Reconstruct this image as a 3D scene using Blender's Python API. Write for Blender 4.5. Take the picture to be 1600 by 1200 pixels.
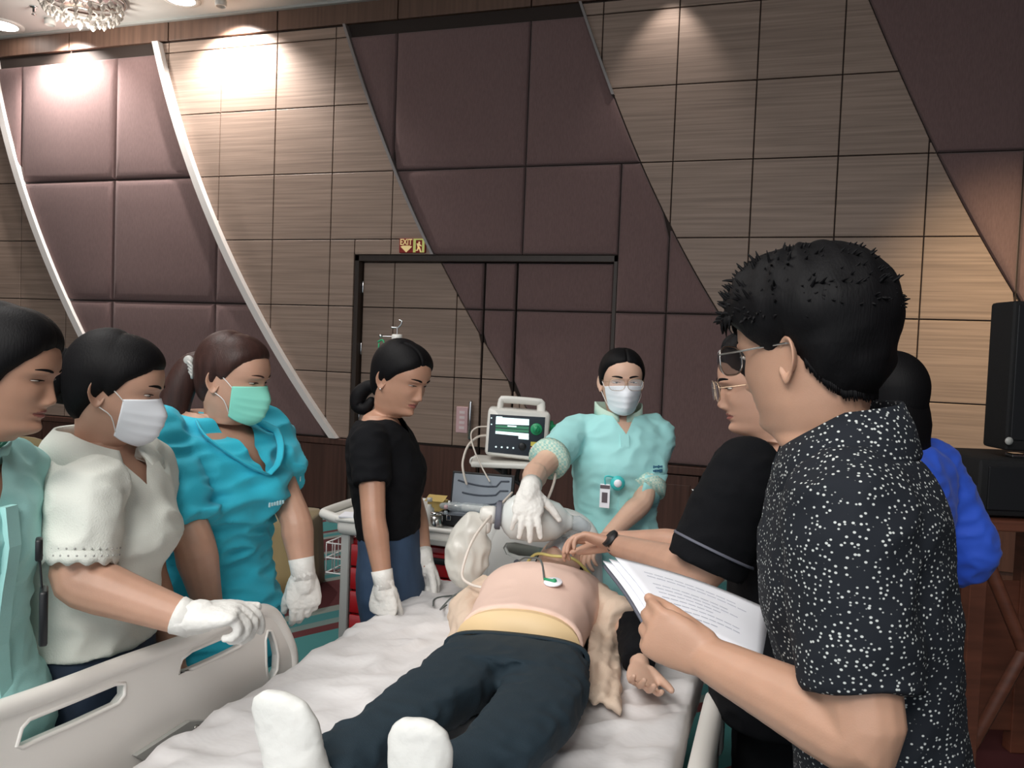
import bpy, bmesh, math, random
import numpy as np
from mathutils import Vector, Matrix, noise as mnoise

# ------------------------------------------------------------------ scene, camera, world, lights
SC = bpy.context.scene
COL = SC.collection
for o in list(bpy.data.objects):
    bpy.data.objects.remove(o)
rng = random.Random(7)
FPX = 1300.0
H = 1.57                       # camera height (m)
YAW, PITCH, ROLL = 0.315563, 0.042047, -0.038318
def _rot(yaw, pitch, roll):
    cy, sy = math.cos(yaw), math.sin(yaw); cp, sp = math.cos(pitch), math.sin(pitch); cr, sr = math.cos(roll), math.sin(roll)
    Ry = np.array([[cy, 0, sy], [0, 1, 0], [-sy, 0, cy]]); Rx = np.array([[1, 0, 0], [0, cp, sp], [0, -sp, cp]]); Rz = np.array([[cr, -sr, 0], [sr, cr, 0], [0, 0, 1]])
    return Rz @ Rx @ Ry
RC = _rot(YAW, PITCH, ROLL)    # rows: right, up, forward in (X, Z, Y)
def cd(x, y, z):
    w = RC.T @ np.array([x, y, z], float)
    return np.array([w[0], w[2], w[1]])
def at(px, py, d):
    return cd((px - 800) / FPX * d, -(py - 600) / FPX * d, d) + np.array([0, 0, H])
def onz(px, py, z):
    a = at(px, py, 1.) - np.array([0, 0, H]); return a * ((z - H) / a[2]) + np.array([0, 0, H])
def ony(px, py, y):
    a = at(px, py, 1.) - np.array([0, 0, H]); return a * (y / a[1]) + np.array([0, 0, H])
def onx(px, py, x):
    a = at(px, py, 1.) - np.array([0, 0, H]); return a * (x / a[0]) + np.array([0, 0, H])

cam = bpy.data.cameras.new('camera')
cam.sensor_fit = 'HORIZONTAL'; cam.sensor_width = 36.0; cam.lens = 36.0 * FPX / 1600.0
cam.clip_start = 0.02; cam.clip_end = 60
camo = bpy.data.objects.new('camera', cam); COL.objects.link(camo)
r_, u_, f_ = cd(1, 0, 0), cd(0, 1, 0), cd(0, 0, 1)
camo.matrix_world = Matrix(((r_[0], u_[0], -f_[0], 0), (r_[1], u_[1], -f_[1], 0), (r_[2], u_[2], -f_[2], H), (0, 0, 0, 1)))
SC.camera = camo

SC.view_settings.view_transform = 'Standard'
SC.view_settings.look = 'None'
SC.view_settings.gamma = 1.0
SC.view_settings.use_curve_mapping = False
SC.view_settings.exposure = 0.25
try:
    SC.cycles.max_bounces = 6; SC.cycles.transparent_max_bounces = 12; SC.cycles.use_denoising = True
    SC.cycles.sample_clamp_indirect = 4.0
except Exception:
    pass
W = bpy.data.worlds.new('World'); SC.world = W; W.use_nodes = True
W.node_tree.nodes['Background'].inputs[0].default_value = (0.80, 0.86, 0.92, 1)
W.node_tree.nodes['Background'].inputs[1].default_value = 1.0

def area(name, loc, target, size, energy, col=(1, 1, 1)):
    l = bpy.data.lights.new(name, 'AREA'); l.shape = 'DISK'; l.size = size; l.energy = energy; l.color = col; l.spread = math.radians(105)
    o = bpy.data.objects.new(name, l); COL.objects.link(o); o.location = loc
    d = Vector(target) - Vector(loc); o.rotation_euler = d.to_track_quat('-Z', 'Y').to_euler(); return o
def spot(name, loc, target, energy, angle, blend=.6, col=(1, 1, 1), r=.03):
    l = bpy.data.lights.new(name, 'SPOT'); l.energy = energy; l.spot_size = math.radians(angle); l.spot_blend = blend; l.color = col; l.shadow_soft_size = r
    o = bpy.data.objects.new(name, l); COL.objects.link(o); o.location = loc
    d = Vector(target) - Vector(loc); o.rotation_euler = d.to_track_quat('-Z', 'Y').to_euler(); return o
CEIL = 4.515
area('ceiling_lamp_light', (-0.4, -2.0, 4.3), (-1.2, 1.7, 1.1), 2.2, 62, (1, .97, .93))
area('ceiling_lamp_light', (-1.6, -0.6, 4.3), (-1.1, 1.8, 1.0), 2.2, 22, (1, .97, .93))
area('ceiling_lamp_light', (-2.8, 1.9, 4.3), (-1.6, 2.2, 0.8), 1.8, 24, (1, .96, .92))
area('ceiling_lamp_light', (0.9, 0.2, 4.3), (0.0, 1.6, 1.0), 1.8, 4, (1, .96, .90))
spot('right_wall_lamp', (1.3, 4.7, 4.3), (1.5, 6.5, .8), 430, 54, 1., (1, .78, .48), .1)

# ------------------------------------------------------------------ materials
def lin(c):
    return tuple(((x / 255) / 12.92 if x / 255 <= .04045 else ((x / 255 + .055) / 1.055) ** 2.4) for x in c)
MATS = {}
def mat(name, rgb, rough=.6, metal=0., spec=.5, var=0., vscale=(20, 20, 20), bump=0., bscale=(60, 60, 60), emit=0., trans=0., alpha=1., sheen=0., subs=0., coat=0., detail=3.):
    m = bpy.data.materials.new(name); m.use_nodes = True
    nt = m.node_tree; b = nt.nodes['Principled BSDF']
    c = lin(rgb)
    b.inputs['Base Color'].default_value = (*c, 1)
    b.inputs['Roughness'].default_value = rough; b.inputs['Metallic'].default_value = metal
    b.inputs['Specular IOR Level'].default_value = spec
    if sheen: b.inputs['Sheen Weight'].default_value = sheen
    if subs:
        b.inputs['Subsurface Weight'].default_value = subs; b.inputs['Subsurface Radius'].default_value = (.012, .005, .003); b.inputs['Subsurface Scale'].default_value = 1.0
    if coat: b.inputs['Coat Weight'].default_value = coat
    if trans: b.inputs['Transmission Weight'].default_value = trans
    b.inputs['Alpha'].default_value = alpha
    if emit:
        b.inputs['Emission Color'].default_value = (*c, 1); b.inputs['Emission Strength'].default_value = emit
    tc = nt.nodes.new('ShaderNodeTexCoord')
    def nz(scale, det):
        mp = nt.nodes.new('ShaderNodeMapping'); mp.inputs['Scale'].default_value = scale
        n = nt.nodes.new('ShaderNodeTexNoise'); n.inputs['Scale'].default_value = 1; n.inputs['Detail'].default_value = det
        nt.links.new(tc.outputs['Object'], mp.inputs[0]); nt.links.new(mp.outputs[0], n.inputs['Vector']); return n
    if var:
        n = nz(vscale, detail)
        r = nt.nodes.new('ShaderNodeValToRGB')
        r.color_ramp.elements[0].position = .3; r.color_ramp.elements[1].position = .7
        r.color_ramp.elements[0].color = (*[x * (1 - var) for x in c], 1); r.color_ramp.elements[1].color = (*[min(1, x * (1 + var)) for x in c], 1)
        nt.links.new(n.outputs['Fac'], r.inputs[0]); nt.links.new(r.outputs[0], b.inputs['Base Color'])
    if bump:
        n = nz(bscale, 3.)
        bp = nt.nodes.new('ShaderNodeBump'); bp.inputs['Strength'].default_value = bump; bp.inputs['Distance'].default_value = .01
        nt.links.new(n.outputs['Fac'], bp.inputs['Height']); nt.links.new(bp.outputs[0], b.inputs['Normal'])
    MATS[name] = m
    return m
M = MATS
mat('wood_panel', (158, 136, 122), .5, var=.22, vscale=(1.2, 1.2, 60), spec=.3, bump=.05, bscale=(2, 2, 120), detail=5)
mat('joint_dark', (46, 34, 28), .8)
mat('plum_fabric', (124, 100, 98), .92, var=.10, vscale=(160, 160, 25), bump=.25, bscale=(500, 500, 300), spec=.15, sheen=.15)
mat('white_trim', (232, 226, 222), .45)
mat('grey_trim', (150, 144, 142), .4, metal=.4)
mat('dado_wood', (86, 58, 49), .4, var=.25, vscale=(40, 40, 1.5), spec=.35)
mat('header_wood', (104, 78, 64), .5, var=.2, vscale=(35, 35, 1.2))
mat('door_frame', (62, 50, 43), .5, var=.1, vscale=(20, 20, 2))
mat('ceiling_paint', (205, 203, 198), .9)
mat('metal', (190, 188, 184), .25, metal=1.)
mat('chrome', (215, 215, 215), .12, metal=1.)
mat('dark_metal', (40, 40, 42), .4, metal=.7)
mat('black_plastic', (22, 23, 26), .45)
mat('black_matte', (15, 15, 17), .8, bump=.2, bscale=(300, 300, 300))
mat('white_plastic', (222, 220, 214), .35)
mat('cream_plastic', (244, 240, 234), .4)
mat('grey_plastic', (172, 172, 168), .4)
mat('board_white', (214, 216, 214), .4)
mat('red_paint', (168, 18, 26), .3, coat=.2)
mat('sheet', (222, 219, 219), .55, bump=.5, bscale=(9, 16, 9), spec=.4)
mat('mattress', (176, 178, 202), .6)
mat('khaki_cover', (150, 130, 88), .6, var=.08, vscale=(8, 8, 3), sheen=.2)
mat('skin_tan', (192, 150, 128), .5, subs=.12, var=.06, vscale=(18, 18, 18), bump=.05, bscale=(400, 400, 400))
mat('skin_light', (212, 174, 152), .5, subs=.12, var=.05, vscale=(18, 18, 18), bump=.05, bscale=(400, 400, 400))
mat('skin_man', (190, 148, 124), .5, subs=.12, var=.05, vscale=(18, 18, 18), bump=.05, bscale=(400, 400, 400))
mat('skin_brown', (180, 137, 114), .5, subs=.12, var=.06, vscale=(18, 18, 18))
mat('lips', (150, 92, 84), .45)
mat('lips_light', (182, 116, 108), .45)
mat('hair_black', (14, 13, 15), .6, spec=.16, bump=.12, bscale=(300, 300, 40))
mat('hair_brown', (58, 38, 34), .45, spec=.22, bump=.12, bscale=(300, 300, 40), var=.25, vscale=(60, 60, 12))
mat('eye_white', (196, 186, 178), .35)
mat('iris', (30, 20, 16), .15)
mat('mask_white', (242, 246, 252), .8)
mat('mask_green', (140, 224, 204), .75)
mat('loop_white', (235, 232, 230), .7)
mat('glove', (226, 224, 219), .55, bump=.3, bscale=(70, 70, 70))
mat('teal_uniform', (166, 220, 217), .8, bump=.15, bscale=(500, 500, 500), sheen=.1)
mat('mint_uniform', (164, 224, 223), .8, bump=.15, bscale=(500, 500, 500), sheen=.1)
mat('pale_mint', (190, 216, 200), .8)
mat('green_lining', (60, 128, 108), .8)
mat('cream_blouse', (230, 232, 223), .85, bump=.2, bscale=(300, 300, 300))
mat('scrub_turquoise', (44, 186, 212), .75, bump=.15, bscale=(400, 400, 400), sheen=.1)
mat('scrub_letter', (190, 225, 232), .8)
mat('black_cotton', (13, 14, 18), .9, bump=.15, bscale=(400, 400, 400), spec=.2)
mat('jeans', (52, 74, 102), .8, var=.25, vscale=(14, 14, 6), bump=.2, bscale=(500, 500, 500))
mat('dark_jeans', (38, 52, 72), .8, var=.2, vscale=(14, 14, 6))
mat('navy_pants', (17, 37, 48), .85, bump=.2, bscale=(500, 500, 120))
mat('blue_jacket', (40, 86, 205), .75, sheen=.1)
mat('pink_top', (234, 202, 187), .8, bump=.1, bscale=(400, 400, 400))
mat('manikin_skin', (228, 198, 152), .5)
mat('beige_jacket', (212, 190, 170), .8, bump=.15, bscale=(300, 300, 300))
mat('sock_white', (222, 222, 218), .6, bump=.3, bscale=(40, 40, 40))
mat('paper', (244, 245, 252), .7)
mat('ink', (190, 192, 204), .8)
mat('board_grey', (96, 98, 110), .6)
mat('bag_clear', (226, 231, 229), .25, alpha=.9, spec=.5)
mat('bag_film', (222, 220, 212), .3, alpha=.82, bump=.3, bscale=(14, 14, 14))
mat('clear_plastic', (200, 210, 215), .12, alpha=.45)
mat('glass', (225, 232, 236), .05, alpha=.12, spec=.7)
mat('tint_glass', (60, 60, 64), .08, alpha=.5, spec=.7)
mat('gold_metal', (206, 178, 150), .3, metal=.8)
mat('cable_white', (220, 210, 200), .5)
mat('cable_grey', (92, 98, 96), .5)
mat('green_plastic', (38, 150, 100), .4)
mat('screen_dark', (32, 40, 50), .25)
mat('screen_white', (214, 238, 240), .4, emit=.75)
mat('screen_green', (52, 110, 84), .4, emit=.5)
mat('btn_yellow', (206, 194, 84), .4)
mat('btn_orange', (228, 96, 52), .4)
mat('foam_grey', (142, 150, 160), .9)
mat('foam_dark', (70, 76, 86), .9)
mat('kraft', (206, 178, 108), .7)
mat('pink_plate', (226, 186, 188), .5)
mat('pink_print', (240, 222, 222), .5)
mat('sign_red', (150, 26, 16), .5)
mat('sign_cream', (244, 214, 150), .5, emit=.25)
mat('sign_lime', (206, 210, 120), .5, emit=.15)
mat('lamp_glow', (255, 250, 244), .5, emit=14.)
mat('crystal', (220, 214, 206), .05, spec=1., trans=.5)
mat('brown_wood', (104, 60, 44), .45, var=.25, vscale=(3, 3, 30))
mat('badge_photo', (96, 86, 92), .6)
mat('badge_teal', (72, 200, 200), .5)
mat('navy_print', (40, 96, 130), .7)
mat('tube_yellow', (222, 206, 130), .4)
mat('basket_white', (232, 230, 228), .4)

def dotted_material():
    m = bpy.data.materials.new('dotted_shirt'); m.use_nodes = True; nt = m.node_tree; b = nt.nodes['Principled BSDF']
    b.inputs['Roughness'].default_value = .85; b.inputs['Specular IOR Level'].default_value = .25
    tc = nt.nodes.new('ShaderNodeTexCoord'); mp = nt.nodes.new('ShaderNodeMapping'); mp.inputs['Scale'].default_value = (132, 132, 165)
    v = nt.nodes.new('ShaderNodeTexVoronoi'); v.inputs['Scale'].default_value = 1; v.inputs['Randomness'].default_value = .8
    cr = nt.nodes.new('ShaderNodeValToRGB'); cr.color_ramp.elements[0].position = .19; cr.color_ramp.elements[1].position = .29
    cr.color_ramp.elements[0].color = (*lin((200, 204, 202)), 1); cr.color_ramp.elements[1].color = (*lin((29, 33, 40)), 1)
    nt.links.new(tc.outputs['Object'], mp.inputs[0]); nt.links.new(mp.outputs[0], v.inputs['Vector']); nt.links.new(v.outputs['Distance'], cr.inputs[0]); nt.links.new(cr.outputs[0], b.inputs['Base Color'])
    MATS['dotted_shirt'] = m
dotted_material()
def check_material():
    m = bpy.data.materials.new('mint_check'); m.use_nodes = True; nt = m.node_tree; b = nt.nodes['Principled BSDF']; b.inputs['Roughness'].default_value = .8
    tc = nt.nodes.new('ShaderNodeTexCoord'); ck = nt.nodes.new('ShaderNodeTexChecker'); ck.inputs['Scale'].default_value = 110
    ck.inputs['Color1'].default_value = (*lin((210, 226, 208)), 1); ck.inputs['Color2'].default_value = (*lin((160, 206, 196)), 1)
    nt.links.new(tc.outputs['Object'], ck.inputs['Vector']); nt.links.new(ck.outputs['Color'], b.inputs['Base Color']); MATS['mint_check'] = m
check_material()
def carpet_material():
    m = bpy.data.materials.new('carpet'); m.use_nodes = True; nt = m.node_tree; b = nt.nodes['Principled BSDF']; b.inputs['Roughness'].default_value = .95
    tc = nt.nodes.new('ShaderNodeTexCoord'); mp = nt.nodes.new('ShaderNodeMapping'); mp.inputs['Scale'].default_value = (1.0, 1.0, 1.0); mp.inputs['Rotation'].default_value = (0, 0, .5)
    w = nt.nodes.new('ShaderNodeTexWave'); w.inputs['Scale'].default_value = .24; w.inputs['Distortion'].default_value = 7.; w.inputs['Detail'].default_value = 1.; w.inputs['Detail Scale'].default_value = .8
    cr = nt.nodes.new('ShaderNodeValToRGB'); cr.color_ramp.interpolation = 'CONSTANT'
    e = cr.color_ramp.elements; e[0].position = 0; e[0].color = (*lin((74, 22, 26)), 1); e[1].position = .26; e[1].color = (*lin((118, 126, 120)), 1)
    for p, c in ((.42, (52, 112, 114)), (.62, (100, 120, 117)), (.74, (84, 30, 34)), (.86, (56, 120, 120))):
        x = e.new(p); x.color = (*lin(c), 1)
    n = nt.nodes.new('ShaderNodeTexNoise'); n.inputs['Scale'].default_value = 300
    bp = nt.nodes.new('ShaderNodeBump'); bp.inputs['Strength'].default_value = .4
    nt.links.new(tc.outputs['Object'], mp.inputs[0]); nt.links.new(mp.outputs[0], w.inputs['Vector']); nt.links.new(w.outputs['Fac'], cr.inputs[0]); nt.links.new(cr.outputs[0], b.inputs['Base Color'])
    nt.links.new(tc.outputs['Object'], n.inputs['Vector']); nt.links.new(n.outputs['Fac'], bp.inputs['Height']); nt.links.new(bp.outputs[0], b.inputs['Normal'])
    MATS['carpet'] = m
carpet_material()

# ------------------------------------------------------------------ geometry helpers
def nrm(v):
    v = np.asarray(v, float); l = np.linalg.norm(v); return v / l if l > 1e-12 else v
def smoothpath(pts, sub=6, rad=None):
    P = [np.asarray(p, float) for p in pts]; n = len(P); out = []; ro = []
    for i in range(n - 1):
        p0, p1, p2, p3 = P[max(i - 1, 0)], P[i], P[i + 1], P[min(i + 2, n - 1)]
        for k in range(sub):
            t = k / sub
            out.append(.5 * ((2 * p1) + (-p0 + p2) * t + (2 * p0 - 5 * p1 + 4 * p2 - p3) * t * t + (-p0 + 3 * p1 - 3 * p2 + p3) * t ** 3))
            if rad is not None: ro.append(rad[i] * (1 - t) + rad[i + 1] * t)
    out.append(P[-1])
    if rad is not None: ro.append(rad[-1]); return out, ro
    return out

class MB:
    def __init__(s): s.v = []; s.f = []; s.mi = []; s.m = 0
    def add(s, vs, fs):
        o = len(s.v); s.v.extend(np.asarray(x, float) for x in vs)
        for f in fs: s.f.append(tuple(o + i for i in f)); s.mi.append(s.m)
        return s
    def box(s, c, size, rz=0., bev=0., axes=None):
        c = np.asarray(c, float); hx, hy, hz = np.asarray(size, float) / 2
        if axes is None:
            ca, sa = math.cos(rz), math.sin(rz); axes = (np.array([ca, sa, 0]), np.array([-sa, ca, 0]), np.array([0, 0, 1.]))
        b = min(bev, .45 * min(2 * hx, 2 * hy, 2 * hz))
        if b <= 0:
            vs = [(x, y, z) for z in (-hz, hz) for x, y in ((-hx, -hy), (hx, -hy), (hx, hy), (-hx, hy))]
            fs = [(3, 2, 1, 0), (4, 5, 6, 7), (0, 1, 5, 4), (1, 2, 6, 5), (2, 3, 7, 6), (3, 0, 4, 7)]
        else:
            def rect(ix, z): 
                x, y = hx - ix, hy - ix
                k = b * .55 if ix == 0 else b * .3
                k = min(k, x * .9, y * .9)
                return [(-x + k, -y, z), (x - k, -y, z), (x, -y + k, z), (x, y - k, z), (x - k, y, z), (-x + k, y, z), (-x, y - k, z), (-x, -y + k, z)]
            rings = [rect(b, -hz), rect(b * .3, -hz + b * .3), rect(0, -hz + b), rect(0, hz - b), rect(b * .3, hz - b * .3), rect(b, hz)]
            vs = [p for r in rings for p in r]; fs = [tuple(range(7, -1, -1)), tuple(range(40, 48))]
            for i in range(5):
                for k in range(8):
                    fs.append((i * 8 + k, i * 8 + (k + 1) % 8, i * 8 + 8 + (k + 1) % 8, i * 8 + 8 + k))
        return s.add([c + axes[0] * x + axes[1] * y + axes[2] * z for x, y, z in vs], fs)
    def rings(s, rings, cap0=True, cap1=True, closed=True):
        n = len(rings[0]); o = len(s.v)
        vs = [p for r in rings for p in r]; fs = []
        for i in range(len(rings) - 1):
            for k in range(n if closed else n - 1):
                a, b2 = i * n + k, i * n + (k + 1) % n
                fs.append((a, b2, b2 + n, a + n))
        if cap0: vs.append(np.mean(rings[0], axis=0)); c = len(vs) - 1; fs += [(c, (k + 1) % n, k) for k in range(n)]
        if cap1:
            vs.append(np.mean(rings[-1], axis=0)); c = len(vs) - 1; q = (len(rings) - 1) * n; fs += [(c, q + k, q + (k + 1) % n) for k in range(n)]
        return s.add(vs, fs)
    def tube(s, path, rad, n=12, flat=1., ref=None, roundcap=True, sub=0, closed=False):
        path = [np.asarray(p, float) for p in path]
        rad = [rad] * len(path) if np.isscalar(rad) else list(rad)
        if sub: path, rad = smoothpath(path, sub, rad)
        T = []
        for i in range(len(path)):
            if closed: t = path[(i + 1) % len(path)] - path[i - 1]
            else: t = path[min(i + 1, len(path) - 1)] - path[max(i - 1, 0)]
            T.append(nrm(t))
        ref = np.asarray(ref if ref is not None else ((0, 0, 1) if abs(T[0][2]) < .9 else (1, 0, 0)), float)
        a = nrm(ref - T[0] * ref.dot(T[0])); R = []
        C = []
        for i in range(len(path)):
            a = nrm(a - T[i] * a.dot(T[i])); C.append((path[i], a, np.cross(T[i], a), rad[i], T[i]))
        def ring(c, a, b, r): return [c + a * (r * math.cos(2 * math.pi * k / n)) + b * (r * flat * math.sin(2 * math.pi * k / n)) for k in range(n)]
        if roundcap and not closed:
            c, a, b, r, t = C[0]
            R += [ring(c - t * r * math.sin(x) * min(1, flat), a, b, r * math.cos(x)) for x in (1.35, .95, .5)]
        R += [ring(c, a, b, r) for c, a, b, r, t in C]
        if roundcap and not closed:
            c, a, b, r, t = C[-1]
            R += [ring(c + t * r * math.sin(x) * min(1, flat), a, b, r * math.cos(x)) for x in (.5, .95, 1.35)]
        if closed: R.append(R[0]); return s.rings(R, False, False)
        return s.rings(R)
    def ellipsoid(s, c, ax, n=20, m=12):
        c = np.asarray(c, float); A = [np.asarray(x, float) for x in ax]
        R = []
        for i in range(1, m):
            p = math.pi * i / m - math.pi / 2
            R.append([c + A[2] * math.sin(p) + (A[0] * math.cos(2 * math.pi * k / n) + A[1] * math.sin(2 * math.pi * k / n)) * math.cos(p) for k in range(n)])
        s.rings(R, False, False); o = len(s.v)
        s.add([c - A[2]], []); s.add([c + A[2]], [])
        q = o - (m - 1) * n
        for k in range(n):
            s.f.append((o, q + (k + 1) % n, q + k)); s.mi.append(s.m)
            s.f.append((o + 1, o - n + k, o - n + (k + 1) % n)); s.mi.append(s.m)
        return s
    def sphere(s, c, r, n=16, m=10): return s.ellipsoid(c, ((r, 0, 0), (0, r, 0), (0, 0, r)), n, m)
    def lathe(s, c, prof, n=24, axis=(0, 0, 1)):
        c = np.asarray(c, float); ax = nrm(axis); a = nrm(np.cross(ax, (0, 1, 0) if abs(ax[1]) < .9 else (1, 0, 0))); b = np.cross(ax, a)
        return s.rings([[c + ax * z + a * (r * math.cos(2 * math.pi * k / n)) + b * (r * math.sin(2 * math.pi * k / n)) for k in range(n)] for r, z in prof])
    def prism(s, poly, d, steps=None):
        """poly: outline points (3D), extruded along vector d"""
        P = [np.asarray(p, float) for p in poly]; n = len(P); d = np.asarray(d, float)
        vs = P + [p + d for p in P]; fs = [tuple(range(n - 1, -1, -1)), tuple(range(n, 2 * n))]
        fs += [(k, (k + 1) % n, n + (k + 1) % n, n + k) for k in range(n)]
        return s.add(vs, fs)
    def plate_with_holes(s, outer, holes, d):
        """planar polygon with holes, extruded by d (triangle fill)"""
        bm = bmesh.new(); loops = []
        for L in [outer] + holes:
            vv = [bm.verts.new(tuple(p)) for p in L]
            loops.append([bm.edges.new((vv[i], vv[(i + 1) % len(vv)])) for i in range(len(vv))])
        r = bmesh.ops.triangle_fill(bm, use_beauty=True, use_dissolve=False, edges=[e for l in loops for e in l])
        def inside(p, L):
            a = [np.asarray(q)[[i for i in (0, 1, 2) if i != ax_]] for q in L]; x, y = np.asarray(p)[[i for i in (0, 1, 2) if i != ax_]]; c = False
            for i in range(len(a)):
                (x1, y1), (x2, y2) = a[i - 1], a[i]
                if (y1 > y) != (y2 > y) and x < (x2 - x1) * (y - y1) / (y2 - y1) + x1: c = not c
            return c
        ax_ = int(np.argmin(np.ptp(np.array([np.asarray(q) for q in outer]), axis=0)))
        bmesh.ops.delete(bm, geom=[f for f in bm.faces if any(inside(f.calc_center_median(), L) for L in holes)], context='FACES_ONLY')
        bm.verts.index_update(); vs = [np.array(v.co) for v in bm.verts]; tri = [tuple(v.index for v in f.verts) for f in bm.faces]
        n = len(vs); d = np.asarray(d, float); o = len(s.v)
        fs = list(tri) + [tuple(n + i for i in reversed(t)) for t in tri]
        k = 0
        for L in [outer] + holes:
            m = len(L); fs += [(k + i, k + (i + 1) % m, n + k + (i + 1) % m, n + k + i) for i in range(m)]; k += m
        bm.free(); return s.add(vs + [v + d for v in vs], fs)
    def xf(s, fn): s.v = [np.asarray(fn(p), float) for p in s.v]; return s
    def join(s, o): 
        k = len(s.v); s.v += o.v; s.f += [tuple(i + k for i in f) for f in o.f]; s.mi += o.mi; return s

def rawmesh(name, v, f):
    me = bpy.data.meshes.new(name); me.from_pydata([tuple(map(float, p)) for p in v], [], [tuple(map(int, q)) for q in f]); me.update(); return me
def fuse(mb, voxel, smooth=4, factor=.5):
    me = rawmesh('tmp', mb.v, mb.f); bm = bmesh.new(); bm.from_mesh(me); bmesh.ops.recalc_face_normals(bm, faces=bm.faces); bm.to_mesh(me); bm.free()
    o = bpy.data.objects.new('tmp', me); COL.objects.link(o)
    r = o.modifiers.new('r', 'REMESH'); r.mode = 'VOXEL'; r.voxel_size = voxel
    if smooth:
        sm = o.modifiers.new('s', 'SMOOTH'); sm.factor = factor; sm.iterations = smooth
    dg = bpy.context.evaluated_depsgraph_get(); ev = o.evaluated_get(dg); m2 = ev.to_mesh()
    n = len(m2.vertices); co = np.empty(n * 3); m2.vertices.foreach_get('co', co); V = co.reshape(-1, 3)
    F = [tuple(p.vertices) for p in m2.polygons]; no = np.empty(n * 3); m2.vertices.foreach_get('normal', no); N = no.reshape(-1, 3)
    ev.to_mesh_clear(); bpy.data.objects.remove(o); bpy.data.meshes.remove(me)
    out = MB(); out.v = list(V); out.f = F; out.mi = [0] * len(F); out.n = N
    return out
def folds(mb, amp, scale=(9, 9, 20), seed=0., ridge=.5):
    out = []
    for p, n in zip(mb.v, mb.n):
        q = Vector((p[0] * scale[0] + seed, p[1] * scale[1] + seed, p[2] * scale[2]))
        a = mnoise.noise(q); b = abs(mnoise.noise(q * 1.7 + Vector((5, 2, 8))))
        out.append(p + n * amp * (a * (1 - ridge) + ridge * (.55 - 2.2 * b)))
    mb.v = out; return mb

def origin(o):
    return np.array(o.matrix_world.translation) if o is not None else np.zeros(3)
def build(mb, name, mats, parent=None, smooth=True, kind=None, label=None, angle=None):
    base = np.zeros(3); q = parent
    while q is not None:
        base = base + np.array(q.location); q = q.parent
    me = rawmesh(name, [p - base for p in mb.v], mb.f)
    if isinstance(mats, str): mats = [mats]
    for m in mats: me.materials.append(M[m])
    if len(mats) > 1: me.polygons.foreach_set('material_index', mb.mi)
    bm = bmesh.new(); bm.from_mesh(me); bmesh.ops.recalc_face_normals(bm, faces=bm.faces); bm.to_mesh(me); bm.free()
    if smooth:
        me.polygons.foreach_set('use_smooth', [True] * len(me.polygons))
        if angle:
            try: me.set_sharp_from_angle(angle=math.radians(angle))
            except Exception: pass
    o = bpy.data.objects.new(name, me); COL.objects.link(o)
    if parent is not None: o.parent = parent
    if kind: o['kind'] = kind
    if label: o['label'] = label
    return o
def thing(name, label, cat, loc, group=None):
    o = bpy.data.objects.new(name, None); COL.objects.link(o); o.location = tuple(map(float, loc)); o.empty_display_size = .1
    o['label'] = label; o['category'] = cat
    if group: o['group'] = group
    return o
def tag(o, label, cat, group=None):
    o['label'] = label; o['category'] = cat
    if group: o['group'] = group
    return o
# ------------------------------------------------------------------ room
WY = 6.51; ROW = .581; U0 = -5.0316; UW = .5916; VZ = 1.5492
def wp(u, v, d=0.):
    return np.array([U0 + UW * u, WY - d, H + (VZ + v) * ROW])
def struct(mb, name, m, parent=None, **k):
    return build(mb, name, m, parent, kind='structure' if parent is None else None, **k)
VF = -(H / ROW) - VZ          # v of the floor
VC = (CEIL - H) / ROW - VZ    # v of the ceiling
struct(MB().box((-2, 1.2, -.05), (15, 12.4, .1)), 'floor', 'carpet', smooth=False)
ceiling = struct(MB().box((-2, 1.2, CEIL + .05), (15, 12.4, .1)), 'ceiling', 'ceiling_paint', smooth=False)
struct(MB().box((-9.45, 1.2, CEIL / 2), (.1, 12.4, CEIL)), 'wall_left', 'wood_panel', smooth=False)
struct(MB().box((5.45, 1.2, CEIL / 2), (.1, 12.4, CEIL)), 'wall_right', 'plum_fabric', smooth=False)
DU0, DU1, DVT = 2.41, 6.33, -.23      # door opening
ULF, URT = -7.4, 17.6
w = MB()
def wbox(mb, u0, u1, v0, v1, d0, d1, bev=0.):
    a, b = wp(u0, v0, d0), wp(u1, v1, d1)
    return mb.box((a + b) / 2, np.abs(b - a), bev=bev)
wbox(w, ULF, DU0, VF, VC, -.25, 0); wbox(w, DU1, URT, VF, VC, -.25, 0); wbox(w, DU0, DU1, DVT, VC, -.25, 0); wbox(w, DU0, DU1, VF, DVT, -.25, -.14)
wall = struct(w, 'wall_back', 'joint_dark', smooth=False)

def poly(pts):
    v, u = np.array([p[1] for p in pts]), np.array([p[0] for p in pts]); c = np.polyfit(v, u, 3); return lambda x: float(np.polyval(c, x))
cS1 = poly([(-4.57, 2.96), (-4.15, 1.52), (-3.66, .41), (-3.07, -.8), (-2.5, -1.66), (-1.55, -3)])
cS2 = poly([(-1.18, 3.14), (-.42, 1.07), (.32, -.45), (1.03, -1.46), (1.89, -2.67), (2.2, -3.0)])
c2L = poly([(2.18, 3.17), (2.54, 2.06), (3.03, 1.08), (3.69, -.17), (4.15, -1.01), (4.42, -1.45), (4.85, -2.08), (4.99, -2.25), (5.62, -3)])
c2R = poly([(5.71, 3.11), (6.03, 2.31), (6.57, 1.0), (7.0, .16), (7.29, -.34), (7.67, -.98), (8.4, -2), (9.25, -3)])
c3L = poly([(9.25, 2.9), (9.63, 1.98), (9.98, 1.23), (10.61, -.01), (10.99, -.69), (11.85, -2), (12.65, -3)])
INF = lambda k: (lambda v: k)
VT = 3.17
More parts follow.
